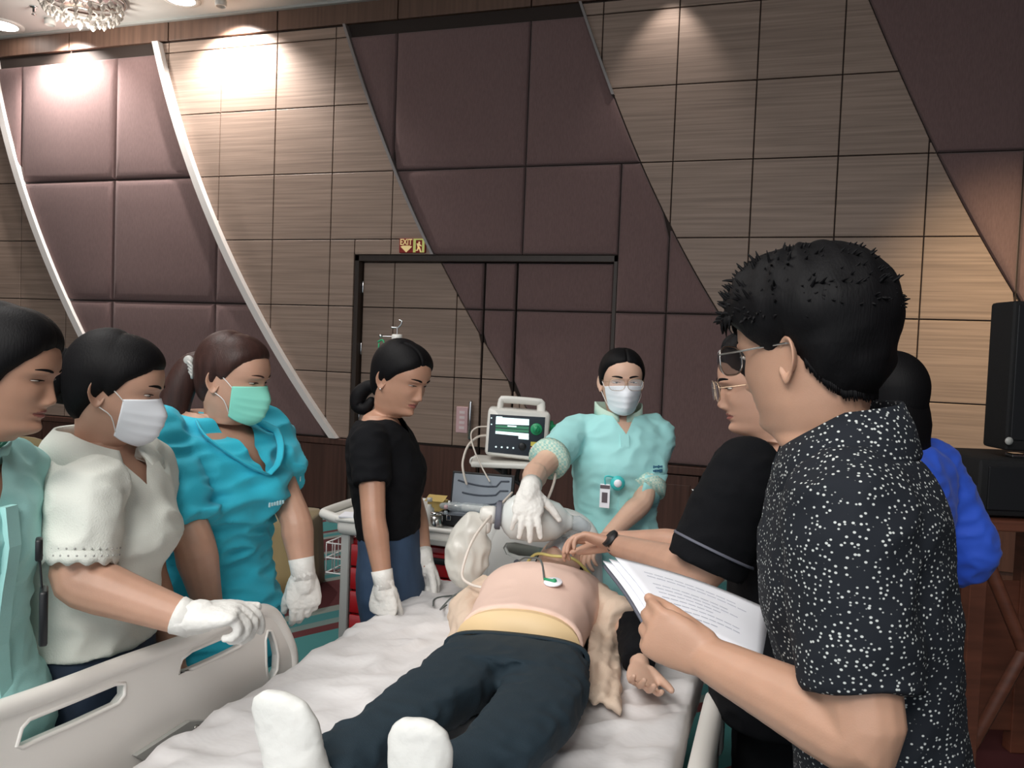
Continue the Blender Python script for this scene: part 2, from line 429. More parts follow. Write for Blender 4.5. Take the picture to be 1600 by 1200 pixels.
def region_panel(u0, u1, v0, v1, L, R, steps, base=0.):
    """a wall piece: the cell u0..u1 x v0..v1 cut by the curves L and R; steps = (inset in m, proud in m)"""
    vs = np.linspace(v0, v1, 61)
    ok = [v for v in vs if min(u1, R(v)) - max(u0, L(v)) > .016]
    if len(ok) < 3: return None
    a, b = ok[0], ok[-1]
    curved = any(L(v) > u0 for v in ok) or any(R(v) < u1 for v in ok)
    K = 7 if curved else 2
    rings = []
    for g, d in steps:
        gu, gv = g / UW, g / ROW
        if b - a < 2.4 * gv: return None
        sm = np.linspace(a + gv, b - gv, K); lf, rt = [], []
        for v in sm:
            l, r = max(u0, L(v)) + gu, min(u1, R(v)) - gu
            if r - l < .004: m = (l + r) / 2; l, r = m - .002, m + .002
            lf.append(wp(l, v, base + d)); rt.append(wp(r, v, base + d))
        rings.append(lf + rt[::-1])
    mb = MB(); mb.rings(rings, False, False); n = len(rings[0]); o = len(mb.v) - n
    mb.f.append(tuple(range(o, o + n))); mb.mi.append(0)
    return mb
WOOD = [(.0045, 0), (.0045, .02), (.008, .0225)]
PAD = [(.005, 0), (.005, .018), (.014, .036), (.035, .047), (.075, .052)]
def fill(us, vs, L, R, steps, name, m, ang, base=0., holes=None):
    for i in range(len(us) - 1):
        for k in range(len(vs) - 1):
            u0, u1, v0, v1 = us[i], us[i + 1], vs[k], vs[k + 1]
            cells = [(u0, u1, v0, v1)]
            if holes:
                h0, h1, ht = DU0, DU1, DVT
                if u1 > h0 and u0 < h1 and v0 < ht:
                    cells = []
                    if u0 < h0: cells.append((u0, h0, v0, v1))
                    if u1 > h1: cells.append((h1, u1, v0, v1))
                    if v1 > ht: cells.append((max(u0, h0), min(u1, h1), ht, v1))
            for c in cells:
                if c[1] - c[0] < .06 or c[3] - c[2] < .06: continue
                mb = region_panel(*c, L, R, steps, base)
                if mb: build(mb, name, m, wall, angle=25)
WV = [-3, -2, -1, 0, 1, 2, 3, VT]; PV = [-3, -1, 1, 3, VT]
fill(list(range(-7, 0)), WV, INF(-99), cS1, WOOD, 'wood_panel', 'wood_panel', 25)
fill([-6, -4, -2, 0, 2, 4], PV, cS1, cS2, PAD, 'padded_panel', 'plum_fabric', 25)
fill(list(range(-2, 7)), WV, cS2, c2L, WOOD, 'wood_panel', 'wood_panel', 25, holes=True)
fill([1, 3, 5, 7, 9, 11], PV, c2L, c2R, PAD, 'padded_panel', 'plum_fabric', 25, holes=True)
fill(list(range(5, 14)), WV, c2R, c3L, WOOD, 'wood_panel', 'wood_panel', 25)
fill([9, 11, 13, 15, 17], PV, c3L, INF(99), PAD, 'padded_panel', 'plum_fabric', 25)
# trims along the curved edges
def strip(c, v0, v1, w, d, name, m, off=0.):
    R = []
    for v in np.linspace(v0, v1, 22):
        u = c(v) + off
        R.append([wp(u - w, v, 0), wp(u - w, v, d), wp(u + w, v, d), wp(u + w, v, 0)])
    return struct(MB().rings(R), name, m, smooth=False)
strip(cS1, -3, VT, .062, .085, 'trim_1', 'white_trim', -.02)
strip(cS2, -3, VT, .058, .085, 'trim_2', 'white_trim', .0)
strip(c2L, DVT, VT, .022, .07, 'trim_3', 'grey_trim')
strip(c2R, 1.9, VT, .018, .07, 'trim_4', 'grey_trim')
# header boards under the ceiling
for k in range(-7, 17, 2):
    build(wbox(MB(), k + .01, k + 1.99, VT + .02, VC - .03, 0, .035, .004), 'header_board', 'header_wood', wall, smooth=False)
struct(wbox(MB(), ULF, URT, VC - .035, VC, 0, .07), 'trim_5', 'grey_plastic', smooth=False)
# dado: boards, cap rail, skirting
def dado(u0, u1):
    struct_n = 0
    build(wbox(MB(), u0, u1, -3.10, -3.01, 0, .05, .006), 'dado_rail', 'dado_wood', wall, smooth=False)
    build(wbox(MB(), u0, u1, VF, VF + .14, 0, .035, .004), 'skirting_board', 'joint_dark', wall, smooth=False)
    n = max(1, round((u1 - u0) / .98)); s = (u1 - u0) / n
    for i in range(n):
        build(wbox(MB(), u0 + i * s + .008, u0 + (i + 1) * s - .008, VF + .15, -3.11, 0, .022, .004), 'dado_panel', 'dado_wood', wall, smooth=False)
dado(ULF, DU0 - .02)
dado(DU1 + .02, 6.62)
# dado cupboards to the right of the door
build(wbox(MB(), 6.62, URT, -3.12, -3.01, 0, .06, .006), 'dado_rail', 'dado_wood', wall, smooth=False)
build(wbox(MB(), 6.62, URT, VF, VF + .16, 0, .04, .004), 'skirting_board', 'joint_dark', wall, smooth=False)
u = 6.66; k = 0
while u < 13.2:
    dm = MB(); wbox(dm, u, u + .86, VF + .18, -3.14, 0, .03, .005); wbox(dm, u + .1, u + .76, VF + .28, -3.26, .03, .042, .008)
    d = build(dm, 'cupboard_door', 'dado_wood', wall, smooth=False)
    kx = u + (.80 if k % 2 == 0 else .06)
    build(MB().lathe(wp(kx, -3.32, .03), [(.005, 0), (.006, .012), (.014, .018), (.014, .026), (.004, .03)], 14, (0, -1, 0)), 'knob', 'chrome', d)
    u += .86 + (.06 if k % 2 == 0 else .10); k += 1

# double door: frame and leaves set back in the opening
DB = -.085
df = MB()
wbox(df, DU0, DU0 + .07, VF, DVT, -.12, .012, .004); wbox(df, DU1 - .05, DU1, VF, DVT, -.12, .012, .004); wbox(df, DU0, DU1, DVT - .09, DVT, -.12, .012, .004)
struct(df, 'trim_6', 'door_frame', smooth=False)
def door_leaf(n, u0, u1, ucols, uP, label):
    root = bpy.data.objects.new('door_%d' % n, None); COL.objects.link(root); root.location = tuple(wp((u0 + u1) / 2, VF, DB)); root['kind'] = 'structure'; root['label'] = label
    build(wbox(MB(), u0, u1, VF + .01, DVT - .09, DB - .04, DB, .003), 'door_slab', 'joint_dark', root, smooth=False)
    ww = [x for x in ucols if u0 <= x <= u1]
    for lo, hi, L, R, st, nm, m, vs in ((0, 0, INF(-99), c2L, WOOD, 'wood_panel', 'wood_panel', [-3, -2, -1, DVT - .09]), (0, 0, c2L, INF(99), PAD, 'padded_panel', 'plum_fabric', [-3, -1, DVT - .09])):
        cols = ww if m == 'wood_panel' else [u0, uP, u1] if uP else [u0, u1]
        for i in range(len(cols) - 1):
            for k in range(len(vs) - 1):
                mb = region_panel(cols[i], cols[i + 1], vs[k], vs[k + 1], L, R, st, DB)
                if mb: build(mb, nm, m, root, angle=25)
    build(wbox(MB(), u0 + .02, u1 - .02, VF + .05, -3.03, DB, DB + .02, .004), 'kick_panel', 'dado_wood', root, smooth=False)
    return root
d1 = door_leaf(1, DU0 + .08, 4.40, [DU0 + .08, 3.0, 4.0, 4.40], None, 'left door leaf in wood squares with a bar handle')
d2 = door_leaf(2, 4.42, 4.88, [4.42, 4.88], None, 'narrow fixed door panel between the two leaves')
d3 = door_leaf(3, 4.90, DU1 - .06, [4.90, 5.0, 6.0, DU1 - .06], None, 'right door leaf padded in plum fabric')
hb = MB().tube([wp(4.30, -2.34, DB + .07), wp(4.30, -2.86, DB + .07)], .016, 12)
for v in (-2.40, -2.80): hb.tube([wp(4.30, v, DB + .0), wp(4.30, v, DB + .07)], .013, 10)
build(hb, 'bar_handle', 'chrome', d1)
build(wbox(MB(), 4.255, 4.285, -2.44, -2.76, DB + .02, DB + .055, .004), 'handle_backplate', 'dark_metal', d1, smooth=False)
pp = build(wbox(MB(), 4.06, 4.235, -2.42, -2.80, DB + .02, DB + .034, .004), 'push_plate', 'pink_plate', d1, smooth=False, label='pale pink plate beside the handle')
pm = MB()
for k in range(4): wbox(pm, 4.11, 4.19, -2.48 - k * .075, -2.52 - k * .075, DB + .034, DB + .036)
build(pm, 'printed_mark', 'pink_print', pp, smooth=False)
for v in (-.62, -1.55, -2.6):
    build(MB().tube([wp(DU0 + .085, v, DB + .03), wp(DU0 + .085, v - .16, DB + .03)], .008, 10), 'hinge', 'chrome', d1)
for v in (-.62, -1.9):
    build(MB().tube([wp(DU1 - .055, v, DB + .03), wp(DU1 - .055, v - .16, DB + .03)], .008, 10), 'hinge', 'chrome', d3)

# exit sign
ex = thing('exit_sign', 'small red and yellow EXIT sign with a running figure, above the door', 'sign', wp(3.35, -.1, .03))
eb = MB(); wbox(eb, 3.15, 3.56, -.205, .005, .0225, .045, .003); build(eb, 'sign_board', 'sign_red', ex, smooth=False)
def sgn(a, b, d=.0455): return wp(3.15 + .41 * a, .005 - .21 * b, d)
def spoly(mb, pts, d=.0455, t=.0015): mb.prism([sgn(a, b, d) for a, b in pts], (0, -t, 0))
m1 = MB(); spoly(m1, [(.05, .57), (.14, .50), (.40, .50), (.50, .57), (.28, .97)])
build(m1, 'down_arrow', 'sign_cream', ex, smooth=False)
cu = bpy.data.curves.new('exit_text', 'FONT'); cu.body = 'EXIT'; cu.size = .062; cu.extrude = .001; cu.align_x = 'LEFT'; cu.offset = .0012
to = bpy.data.objects.new('exit_text', cu); COL.objects.link(to)
dg = bpy.context.evaluated_depsgraph_get(); tm = bpy.data.meshes.new_from_object(to.evaluated_get(dg)); bpy.data.objects.remove(to)
tv = np.array([v.co[:] for v in tm.vertices]); sx = .41 * UW * .46 / (tv[:, 0].max() - tv[:, 0].min()); tz = .21 * ROW * .40 / tv[:, 1].max()
tb = MB(); p0 = sgn(.04, .44); tb.add([p0 + np.array([(x - tv[:, 0].min()) * sx, -z - .001, y * tz]) for x, y, z in tv], [tuple(p.vertices) for p in tm.polygons])
build(tb, 'exit_lettering', 'sign_cream', ex, smooth=False)
fr = MB()
for q in ([(.54, .02), (.64, .02), (.64, .97), (.54, .97)], [(.64, .02), (.97, .02), (.97, .12), (.64, .12)], [(.88, .12), (.97, .12), (.97, .97), (.80, .97), (.88, .90)]): spoly(fr, q)
build(fr, 'doorway_symbol', 'sign_lime', ex, smooth=False)
rn = MB()
for q in ([(.73, .24), (.79, .22), (.81, .33), (.74, .36)], [(.66, .36), (.78, .34), (.84, .48), (.87, .52), (.84, .56), (.77, .50), (.79, .66), (.72, .70), (.70, .55), (.68, .42)],
          [(.70, .66), (.76, .68), (.72, .86), (.63, .86), (.63, .80), (.69, .79)], [(.73, .62), (.80, .62), (.86, .92), (.81, .96), (.78, .80)]): spoly(rn, q)
build(rn, 'running_figure', 'sign_cream', ex, smooth=False)

# ceiling fittings
def downlight(px, py, label, k, r=.11):
    c = onz(px, py, CEIL)
    t = thing('downlight', label, 'ceiling light', (c[0], c[1], CEIL), 'ceiling downlights')
    build(MB().lathe((c[0], c[1], CEIL), [(r * .8, 0), (r * 1.25, 0), (r * 1.25, -.012), (r * .95, -.018), (r * .8, -.004)], 28), 'rim', 'white_plastic', t)
    build(MB().lathe((c[0], c[1], CEIL), [(r * .9, -.002), (r * .9, -.014), (.001, -.018)], 28), 'diffuser', 'lamp_glow', t)
    return c
downlight(2, 38, 'bright round downlight in the ceiling at the left edge', 0, .16)
downlight(283, -2, 'bright round downlight in the ceiling right of the crystal chandelier', 1, .13)
WASH = []
for u, e, ang, lb in ((-2.92, 230, 130, 'wall-washing spotlight above the left padded panel'), (.33, 230, 130, 'wall-washing spotlight above the wood squares'), (6.9, 17, 75, 'dim wall-washing spotlight above the right wood squares')):
    c = wp(u, VC, .30)
    t = thing('wall_washer', lb, 'ceiling light', c, 'wall washers')
    build(MB().lathe(c, [(.001, 0), (.05, 0), (.05, -.05), (.042, -.055), (.040, -.03), (.001, -.028)], 24), 'housing', 'white_plastic', t)
    l = spot('wall_washer_light', c + np.array([0, .03, -.07]), wp(u, 1.6, 0), e, ang, .7, (1, .95, .9), .03)
ch = onz(128, -6, CEIL)
t = thing('chandelier', 'round crystal chandelier on the ceiling at top left', 'chandelier', (ch[0], ch[1], CEIL))
build(MB().lathe((ch[0], ch[1], CEIL), [(.001, 0), (.36, 0), (.36, -.03), (.33, -.04), (.001, -.04)], 36), 'ceiling_plate', 'chrome', t)
cb = MB()
for ring, (R_, z_) in enumerate(((.32, -.10), (.29, -.15), (.23, -.19), (.15, -.215), (.06, -.225))):
    n = max(5, int(R_ * 60))
    for i in range(n):
        a = 2 * math.pi * (i + .5 * (ring % 2)) / n; c = np.array([ch[0] + R_ * math.cos(a), ch[1] + R_ * math.sin(a), CEIL + z_])
        cb.lathe(c, [(.001, -.035), (.022, -.01), (.022, .01), (.004, .03)], 6)
for R_ in (.33, .24, .12):
    cb.tube([np.array([ch[0] + R_ * math.cos(a), ch[1] + R_ * math.sin(a), CEIL - .05 - .06 * (R_ < .3) - .03 * (R_ < .2)]) for a in np.linspace(0, 2 * math.pi, 36)[:-1]], .008, 6, closed=True)
o = build(cb, 'crystal_drops', 'crystal', t, smooth=False)
lp_ = bpy.data.lights.new('chandelier_light', 'POINT'); lp_.energy = 26; lp_.color = (1, .95, .88); lp_.shadow_soft_size = .12
lo_ = bpy.data.objects.new('chandelier_light', lp_); COL.objects.link(lo_); lo_.location = (ch[0], ch[1], CEIL - .42)
sp = onz(53, 10, CEIL)
t = thing('fire_sprinkler', 'tiny fire sprinkler head on the ceiling left of the chandelier', 'sprinkler', (sp[0], sp[1], CEIL))
build(MB().lathe((sp[0], sp[1], CEIL), [(.001, 0), (.035, 0), (.03, -.012), (.012, -.015), (.012, -.05), (.001, -.05)], 16), 'escutcheon', 'chrome', t)
build(MB().lathe((sp[0], sp[1], CEIL), [(.001, -.07), (.02, -.07), (.02, -.074), (.001, -.076)], 12).tube([(sp[0] - .012, sp[1], CEIL - .05), (sp[0] - .012, sp[1], CEIL - .072)], .003, 6).tube([(sp[0] + .012, sp[1], CEIL - .05), (sp[0] + .012, sp[1], CEIL - .072)], .003, 6), 'deflector', 'metal', t)
# ------------------------------------------------------------------ people
DEG = math.pi / 180
WALLANG = YAW   # heading 0 = towards the right of the picture
def frame(phi, pitch=0., roll=0.):
    a = phi * DEG + WALLANG
    f0 = np.array([math.cos(a), math.sin(a), 0]); l = np.array([-math.sin(a), math.cos(a), 0]); z = np.array([0, 0, 1.])
    p, r = pitch * DEG, roll * DEG
    f = f0 * math.cos(p) - z * math.sin(p); u = z * math.cos(p) + f0 * math.sin(p)
    l2 = l * math.cos(r) + u * math.sin(r); u2 = u * math.cos(r) - l * math.sin(r)
    return f, l2, u2
# --- the head as a surface r(theta, z), all in cm, chin at z=0, crown at z=22.5, ear canal axis at f=0
ZT = np.arange(-4, 14.01, .1)
def _tab(k):
    k = np.array(k, float); v = np.interp(ZT, k[:, 0], k[:, 1]); g = np.exp(-(np.arange(-12, 13) * .1 / .45) ** 2); g /= g.sum()
    return np.convolve(np.pad(v, 12, mode='edge'), g, 'valid')
TF = _tab([(-4, 3.6), (-2, 4.1), (-1, 4.9), (-.4, 6.3), (0, 7.4), (.6, 8.5), (1.5, 9.0), (3, 8.7), (4.5, 8.9), (6, 9.1), (8, 9.3), (10, 9.3), (11.2, 9.2), (12.7, 9.9), (14, 10.1)])
TBk = _tab([(-4, 6.0), (-2, 6.2), (0, 6.4), (3, 6.9), (6, 7.9), (9, 9.0), (12, 9.7), (14, 9.9)])
TW = _tab([(-4, 5.0), (-2, 5.0), (0, 5.2), (1.5, 5.6), (4, 6.3), (7, 6.9), (9, 7.15), (12, 7.45), (14, 7.6)])
TP = _tab([(-4, 2.0), (-1, 1.85), (0, 1.55), (2, 1.6), (5, 1.9), (9, 2.15), (12, 2.35), (14, 2.3)])
ANOSE = [(5.5, 0), (6.0, .6), (6.7, 1.6), (7.4, 1.85), (8.3, 1.45), (9.5, .95), (10.6, .65), (11.5, .4), (12.6, .15), (13.5, 0)]
SNOSE = [(5, 1.5), (6.2, 1.65), (7, 1.4), (8, 1.1), (9.5, .9), (11, .85), (13, 1.2)]
def _ss(x): x = np.clip(x, 0, 1); return x * x * (3 - 2 * x)
def headfs(th, z, male=0., bumps=True):
    th = np.asarray(th, float); z = np.asarray(z, float); zc = np.clip(z, -4, 14)
    s_ = np.where(z > 14, np.sqrt(np.clip(1 - ((z - 14) / 8.5) ** 2, 0, 1)), 1.)
    Fv, Bv, Wv, Pv = (np.interp(zc, ZT, t) for t in (TF, TBk, TW, TP))
    Wv = Wv + male * .35 * np.exp(-((z - 2.5) / 3.5) ** 2)
    c, s = np.cos(th), np.sin(th)
    D = np.where(c > 0, Fv, Bv); e = np.where(c > 0, Pv, 2.1)
    rr = 1. / ((np.abs(c) / D) ** e + (np.abs(s) / Wv) ** e) ** (1 / e) * s_
    f, sd = rr * c, rr * s
    if bumps:
        a = np.abs(sd); g = lambda x, w: np.exp(-(x / w) ** 2)
        An = np.interp(z, *np.array(ANOSE).T); Sn = np.interp(z, *np.array(SNOSE).T)
        b = An * g(sd, Sn) + .55 * g(a - 1.2, .55) * g(z - 6.7, .6)
        b += -.75 * g(a - 3.1, 1.5) * g(z - 11.2, .95) + .5 * g(a - 3.15, 1.05) * g(z - 11.15, .62) - .16 * g(a - 3.1, 1.3) * g(z - 11.95, .22)
        b += (.35 + .25 * male) * g(a - 2.8, 2.2) * g(z - 12.8, .6) + .4 * g(a - 3.9, 1.6) * g(z - 8.3, 1.7)
        b += .42 * g(sd, 1.9) * g(z - 4.95, .45) + .5 * g(sd, 1.6) * g(z - 3.95, .5) - .38 * np.exp(-(sd / 2.4) ** 4 - ((z - 4.45) / .17) ** 2)
        b += -.3 * g(sd, 2.0) * g(z - 3.0, .5) + .3 * g(sd, 1.7) * g(z - 1.5, .9)
        f = f + np.where(c > 0, b, 0) * _ss(c * 2.2)
    return f, sd
NTH = 132
_t = np.linspace(-math.pi, math.pi, NTH, endpoint=False)
THETA = _t - .5 * np.sin(_t)
ZRINGS = np.concatenate([np.arange(-1.5, 14, .24), 14 + 8.5 * np.sin(np.linspace(.02, math.pi / 2 - .04, 20))])
TORSO = np.array([  # t, half width, front, back
    (-.24, .165, .105, .115), (-.12, .172, .112, .122), (.05, .166, .110, .115), (.25, .140, .102, .095), (.45, .146, .112, .100),
    (.62, .158, .128, .108), (.78, .166, .118, .110), (.87, .168, .098, .102), (.92, .150, .082, .090), (.96, .108, .068, .074), (1.0, .066, .056, .062)])

class Person:
    def __init__(s, label, hpx, hd, phi, pitch=0., roll=0., hs=.01, bphi=None, wide=1., deep=1., skin='skin_tan', lips='lips', male=0., lean=0., side=0., nlen=.165, nfwd=.035, tlen=.50, drop=0., pel=None, neck=1., name='person'):
        s.Hc = at(hpx[0], hpx[1], hd); s.hf, s.hl, s.hu = frame(phi, pitch, roll); s.hs = hs; s.male = male
        s.bphi = phi if bphi is None else bphi; s.wide, s.deep = wide, deep; s.skin, s.lips = skin, lips; s.neckw = neck
        bf, bl, bz = frame(s.bphi)
        s.Nb = s.Hc - .6 * nlen * s.hu - .4 * nlen * bz - nfwd * bf
        s.P = s.Nb - bz * tlen - bf * lean + bl * side if pel is None else np.asarray(pel, float)
        s.bu = nrm(s.Nb - s.P); s.bf = nrm(bf - s.bu * bf.dot(s.bu)); s.bl = np.cross(s.bu, s.bf); s.tl = np.linalg.norm(s.Nb - s.P)
        s.root = thing(name, label, 'person', (s.P[0], s.P[1], 0)); s.arms = MB(); s.armdata = {}
    def h(s, f, sd, z): return s.Hc + s.hs * (s.hf * f + s.hl * sd + s.hu * (z - 11.3))
    def hsurf(s, sd, z, off=0.):
        """point on the face at side sd, height z"""
        th = np.linspace(-1.5, 1.5, 241); f, q = headfs(th, np.full(241, z), s.male); i = int(np.argmin(np.abs(q - sd)))
        return s.h(f[i] + off, sd, z)
    def hang(s, thd, z, off=0., bumps=True):
        f, q = headfs(np.array([thd * DEG]), np.array([z]), s.male, bumps); r = math.hypot(f[0], q[0]) or 1
        return s.h(f[0] * (1 + off / r), q[0] * (1 + off / r), z)
    def tor(s, t, off=0., th=None, ws=1., ds=1.):
        th = THETA if th is None else np.asarray(th)
        w, a, b = (np.interp(t, TORSO[:, 0], TORSO[:, i]) for i in (1, 2, 3))
        w *= s.wide * ws if t < .95 else 1 + (s.wide * ws - 1) * .3; k = (s.deep * ds if t < .93 else 1 + (s.deep * ds - 1) * .3); a *= k; b *= k
        c, sn = np.cos(th), np.sin(th); e = 2.3
        D = np.where(c > 0, a + off, b + off); rr = 1 / ((np.abs(c) / D) ** e + (np.abs(sn) / (w + off)) ** e) ** (1 / e)
        cen = s.P + s.bu * s.tl * t
        return [cen + s.bf * (r * cc) + s.bl * (r * ss) for r, cc, ss in zip(rr, c, sn)]
    def shoulder(s, side): return s.P + s.bu * s.tl * .865 + s.bl * (side * .158 * s.wide)
    def arm(s, side, elbow, wrist, r=1., sh=None, hand=True, **hk):
        S = s.shoulder(side) if sh is None else np.asarray(sh, float); E, Wr = np.asarray(elbow, float), np.asarray(wrist, float)
        s.armdata[side] = (S, E, Wr)
        L = lambda a, b, t: a * (1 - t) + b * t
        pts = [S, L(S, E, .35), L(S, E, .75), E, L(E, Wr, .25), L(E, Wr, .6), Wr]
        rad = [.050 * r, .047 * r, .041 * r, .039 * r, .041 * r, .034 * r, .0265 * r]
        mb = MB().tube(pts, rad, 14, sub=3)
        if hand: mb.join(s.make_hand(side, Wr, nrm(Wr - E), **hk))
        else: mb.tube([Wr, Wr + nrm(Wr - E) * .012], [.026 * r, .022 * r], 12)
        s.arms.join(fuse(mb, .0042, 3))
        return s
    def make_hand(s, side, wrist, fa, fdir=None, palm=None, size=1., curl=(25, 25, 25, 25), spread=4., thumb=(35, 25), fat=1.):
        """tubes of one hand; fdir = towards the knuckles, palm = out of the palm; side +1 left, -1 right"""
        x = nrm(fa if fdir is None else fdir); pn = np.asarray(palm if palm is not None else -s.bl * side, float); zb = -nrm(pn - x * pn.dot(x)); y = np.cross(zb, x) * (-side)
        K = .01 * size
        def w(a, b, c): return np.asarray(wrist) + K * (x * a + y * b + zb * c)
        mb = MB(); R = []
        for a, hw, ht, cy in ((-1.5, 2.5, 1.9, 0), (0, 2.6, 1.8, 0), (2, 3.2, 1.7, .1), (4.5, 3.7, 1.55, .15), (7, 3.9, 1.3, .15), (8.6, 3.6, 1.0, .1), (9.3, 3.0, .6, .1)):
            R.append([w(a, cy + fat * hw * math.copysign(abs(math.cos(q)) ** .8, math.cos(q)), fat * ht * math.sin(q)) for q in np.linspace(0, 2 * math.pi, 18, endpoint=False)])
        mb.rings(R)
        for i, (by, ln, rd, bx) in enumerate(((2.95, 7.0, .86, 8.2), (1.05, 7.8, .9, 8.6), (-.9, 7.3, .86, 8.4), (-2.7, 5.7, .76, 7.8))):
            c = curl[i] if not np.isscalar(curl) else curl
            sp = (1.5 - i) * spread * DEG
            dx = np.array([math.cos(sp), math.sin(sp)]); p = np.array([bx - 1.6, by * .95, 0.]); pts = [p]; q = 0.
            p = np.array([bx, by, 0.]); pts.append(p)
            for frac, k in ((.45, .9), (.31, 1.15), (.24, .7)):
                q += c * k * DEG
                p = p + ln * frac * np.array([math.cos(q) * dx[0], math.cos(q) * dx[1], -math.sin(q)]); pts.append(p)
            mb.tube([w(*p) for p in pts], [K * rd * fat * k for k in (1.0, 1.06, 1.0, .92, .78)], 10, sub=3)
        a, b = thumb[0] * DEG, thumb[1] * DEG
        p = np.array([1.6, 2.2, -.5]); pts = [p]; dirs = np.array([math.cos(a), math.sin(a), -math.sin(b) * .8])
        for ln, bend in ((4.3, 0), (3.2, .25), (2.6, .3)):
            dirs = nrm(dirs + np.array([.35, -.35, -.1]) * bend); p = p + ln * dirs; pts.append(p)
        mb.tube([w(*p) for p in pts], [K * fat * k for k in (1.5, 1.12, .98, .78)], 10, sub=3)
        return mb
    def glove(s, side, r=1., label=None, cuff=.055, fall=.045, **hk):
        S, E, Wr = s.armdata[side]; fa = nrm(Wr - E)
        hk.setdefault('fat', 1.25); mb = s.make_hand(side, Wr, fa, **hk); fd = nrm(hk.get('fdir', fa)); mb.tube([Wr - fa * .03, Wr, Wr + fd * .03], [.031 * r, .032 * r, .031 * r], 14)
        g = fuse(mb, .0036, 5); folds(g, .0022, (40, 40, 40), 1.)
        o = build(g, 'glove', 'glove', s.root, label=label)
        build(MB().tube([Wr - fa * fall, Wr - fa * fall * .5, Wr + fa * .015], [.0345 * r, .033 * r, .0315 * r], 16, roundcap=False), 'glove_cuff', 'glove', o)
        return o
    def body(s, ears=(1, -1), tlo=-.2):
        rings = [s.tor(t, -.006) for t in np.linspace(tlo, .95, 24)] + [s.tor(t, -.003) for t in (.965, .98, 1.0)]
        f, q = headfs(THETA, np.full(NTH, -1.5), s.male, False)
        top = [s.h(-1.0 + (a + 1.0) * s.neckw, b * s.neckw, -1.5) for a, b in zip(f, q)]; bot = rings[-1]
        sl = nrm(s.Nb - s.P) * .045; su = s.hu * .03
        for a in np.linspace(0, 1, 9)[1:-1]:
            h00, h10, h01, h11 = 2 * a ** 3 - 3 * a ** 2 + 1, a ** 3 - 2 * a ** 2 + a, -2 * a ** 3 + 3 * a ** 2, a ** 3 - a ** 2
            rings.append([b_ * h00 + sl * h10 + t_ * h01 + su * h11 for b_, t_ in zip(bot, top)])
        nb = len(rings)
        for z in ZRINGS:
            f, q = headfs(THETA, np.full(NTH, z), s.male); k = 1 - (1 - s.neckw) * float(_ss((.5 - z) / 2))
            rings.append([s.h(-1.0 * (1 - k) + a * k, b * k, z) for a, b in zip(f, q)])
        mb = MB(); mb.rings(rings)
        for i in range(len(rings) - 1):            # lip faces get the lip colour
            if i >= nb:
                z = ZRINGS[i - nb] + .12
                if 3.3 < z < 5.5:
                    _, q = headfs(THETA, np.full(NTH, z), s.male)
                    for k in range(NTH):
                        a = abs(q[k]); top_ = 5.35 - .1 * (a < .4) - .28 * a * a / 2.4; bo = 3.5 + .36 * a * a / 2.4
                        if a < 2.35 and abs(THETA[k]) < 1 and bo < z < top_: mb.mi[i * NTH + k] = 1
        for e in ears: mb.join(s.ear(e))
        mb.join(s.arms)
        s.bodyo = build(mb, 'body', [s.skin, s.lips], s.root)
        return s
    def ear(s, side):
        R = []; A = np.linspace(0, 2 * math.pi, 26, endpoint=False)
        for r, out in ((.08, -.3), (.35, -.25), (.58, .05), (.74, .75), (.86, 1.05), (.96, 1.1), (1.0, .85), (.97, .45), (.82, -.2)):
            ring = []
            for t in A:
                a, b = 1.75 * math.cos(t), 3.2 * math.sin(t)
                if b < 0: a *= 1 - .28 * (-b / 3.2) ; 
                a *= r; b *= r
                if b < -1.6: o2 = out * .5 + .35
                else: o2 = out
                if t > 1.9 * math.pi or t < .5 * math.pi and math.cos(t) > .75: o2 -= .35 * (r > .7)
                ring.append(s.h(-1.15 + a + .18 * b * -.55, side * (7.05 + o2 - .45 * a), 9.9 + b))
            R.append(ring)
        return MB().rings(R, True, False)
    def brow(s, mat_='hair_black', w=.26, z0=13.0, dz=0.):
        for sd in (1, -1):
            mb = MB()
            P = [s.hsurf(sd * a, z0 + .45 * math.sin((a - 1.2) / 3.6 * 2.2) + dz, .04) for a in np.linspace(1.3, 4.9, 9)]
            mb.tube(P, [s.hs * w * k for k in (.7, 1, 1.1, 1.1, 1.0, .9, .75, .55, .3)], 6, flat=.45, ref=s.hu)
            build(mb, 'eyebrow', mat_, s.root)
    def eyes(s, opened=.8, look=(0, 0), iris=True):
        for sd in (1, -1):
            mb = MB(); c0 = s.hsurf(sd * 3.15, 11.15)
            rz = .62 * opened
            mb.ellipsoid(c0 - s.hf * s.hs * .62, (s.hf * s.hs * .8, s.hl * s.hs * 1.5, s.hu * s.hs * max(.12, rz)), 18, 10)
            if iris:
                mb.m = 1
                mb.ellipsoid(c0 - s.hf * s.hs * .52 + s.hl * s.hs * look[0] + s.hu * s.hs * look[1], (s.hf * s.hs * .80, s.hl * s.hs * .74, s.hu * s.hs * max(.1, min(.70, rz * .99))), 14, 8)
                mb.m = 0
            e = build(mb, 'eye', ['eye_white', 'iris'], s.root)
            P = [s.hsurf(sd * a, 11.1 + rz * .75 * math.sqrt(max(0, 1 - ((a - 3.15) / 1.6) ** 2)), .06) for a in np.linspace(1.75, 4.6, 10)]
            build(MB().tube(P, [s.hs * k for k in (.06, .1, .12, .13, .14, .15, .15, .15, .13, .06)], 6), 'eyelash', 'hair_black', e)
